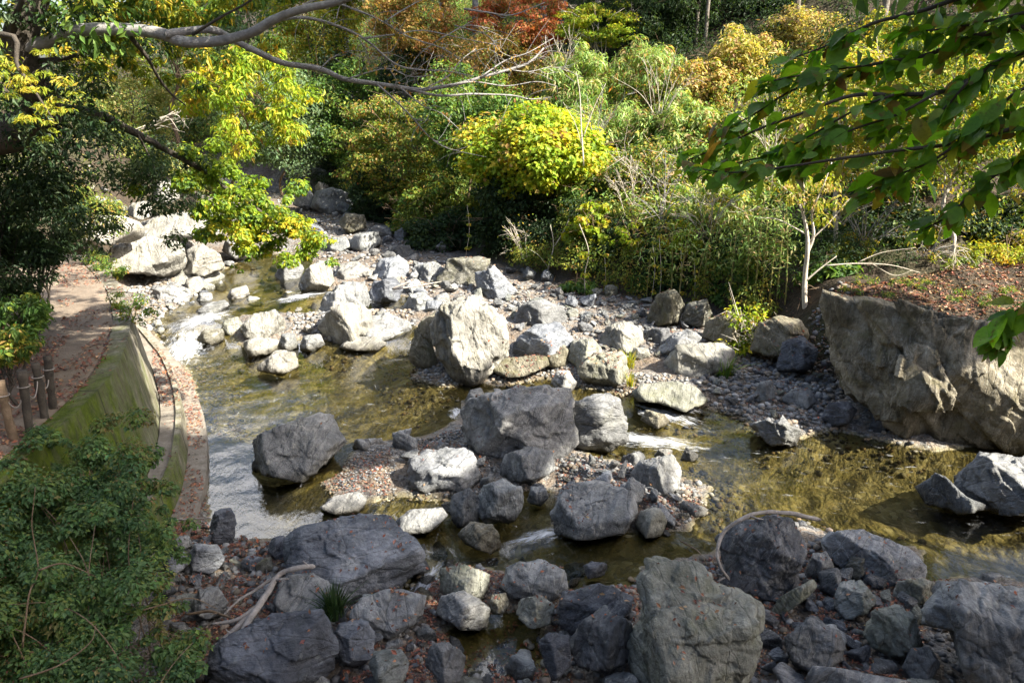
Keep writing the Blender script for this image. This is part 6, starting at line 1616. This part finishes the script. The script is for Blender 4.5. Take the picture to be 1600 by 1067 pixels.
o = mesh_np('gravel', np.concatenate(GV), np.concatenate(GF), M['pebble'], None, None, True, np.concatenate(GC)); tag(o, 'grey pebbles and gravel of the bars and the stream bed', 'gravel', None, 'stuff')
SUN_STRENGTH, SKY_STRENGTH, EXPOSURE = 5.0, .09, 2.05
# ================================================================== light, sky, camera
W = bpy.data.worlds.new('World'); bpy.context.scene.world = W; W.use_nodes = True
nt = W.node_tree; bg = nt.nodes['Background']
sky = nt.nodes.new('ShaderNodeTexSky'); sky.sky_type = 'NISHITA'; sky.sun_disc = False
sky.sun_elevation = SUN_EL; sky.sun_rotation = SUN_AZ; sky.air_density = 1.0; sky.dust_density = 3.5
# bright white sky patch, added out of view so the left water mirrors it
tc = nt.nodes.new('ShaderNodeTexCoord')
dp = nt.nodes.new('ShaderNodeVectorMath'); dp.operation = 'DOT_PRODUCT'; nt.links.new(tc.outputs['Generated'], dp.inputs[0]); dp.inputs[1].default_value = nrm(A([-.33, .67, .66])).tolist()
nz = nt.nodes.new('ShaderNodeTexNoise'); nz.inputs['Scale'].default_value = 4.5; nz.inputs['Detail'].default_value = 7; nt.links.new(tc.outputs['Generated'], nz.inputs['Vector'])
ad = nt.nodes.new('ShaderNodeMath'); ad.operation = 'MULTIPLY_ADD'; nt.links.new(nz.outputs[0], ad.inputs[0]); ad.inputs[1].default_value = .06; nt.links.new(dp.outputs['Value'], ad.inputs[2])
cr = nt.nodes.new('ShaderNodeValToRGB'); cr.color_ramp.elements[0].position = .990; cr.color_ramp.elements[1].position = 1.0; nt.links.new(ad.outputs[0], cr.inputs[0])
mx = nt.nodes.new('ShaderNodeMix'); mx.data_type = 'RGBA'; nt.links.new(cr.outputs[0], mx.inputs[0]); nt.links.new(sky.outputs[0], mx.inputs[6]); mx.inputs[7].default_value = (13.5, 13.6, 14.4, 1)
nt.links.new(mx.outputs[2], bg.inputs[0]); bg.inputs[1].default_value = SKY_STRENGTH
sl_ = bpy.data.lights.new('sun', 'SUN'); sl_.energy = SUN_STRENGTH; sl_.angle = math.radians(.53); sl_.color = (1, .93, .80)
so = bpy.data.objects.new('sun', sl_); C.objects.link(so)
so.rotation_euler = Vector((-SUN[0], -SUN[1], -SUN[2])).to_track_quat('-Z', 'Y').to_euler()
cam = bpy.data.cameras.new('camera'); cam.sensor_width = 36; cam.lens = 36 * FPX / 1600; cam.clip_end = 1000; cam.clip_start = .05
co_ = bpy.data.objects.new('camera', cam); C.objects.link(co_)
co_.location = CAM; co_.rotation_euler = (math.pi / 2 - PITCH, 0, 0)
sc = bpy.context.scene; sc.camera = co_
sc.view_settings.view_transform = 'Standard'; sc.view_settings.look = 'None'
sc.view_settings.exposure = EXPOSURE; sc.view_settings.gamma = 1
sc.cycles.max_bounces = 8; sc.cycles.diffuse_bounces = 4; sc.cycles.glossy_bounces = 3; sc.cycles.transmission_bounces = 6; sc.cycles.transparent_max_bounces = 12
sc.cycles.caustics_reflective = False; sc.cycles.caustics_refractive = False
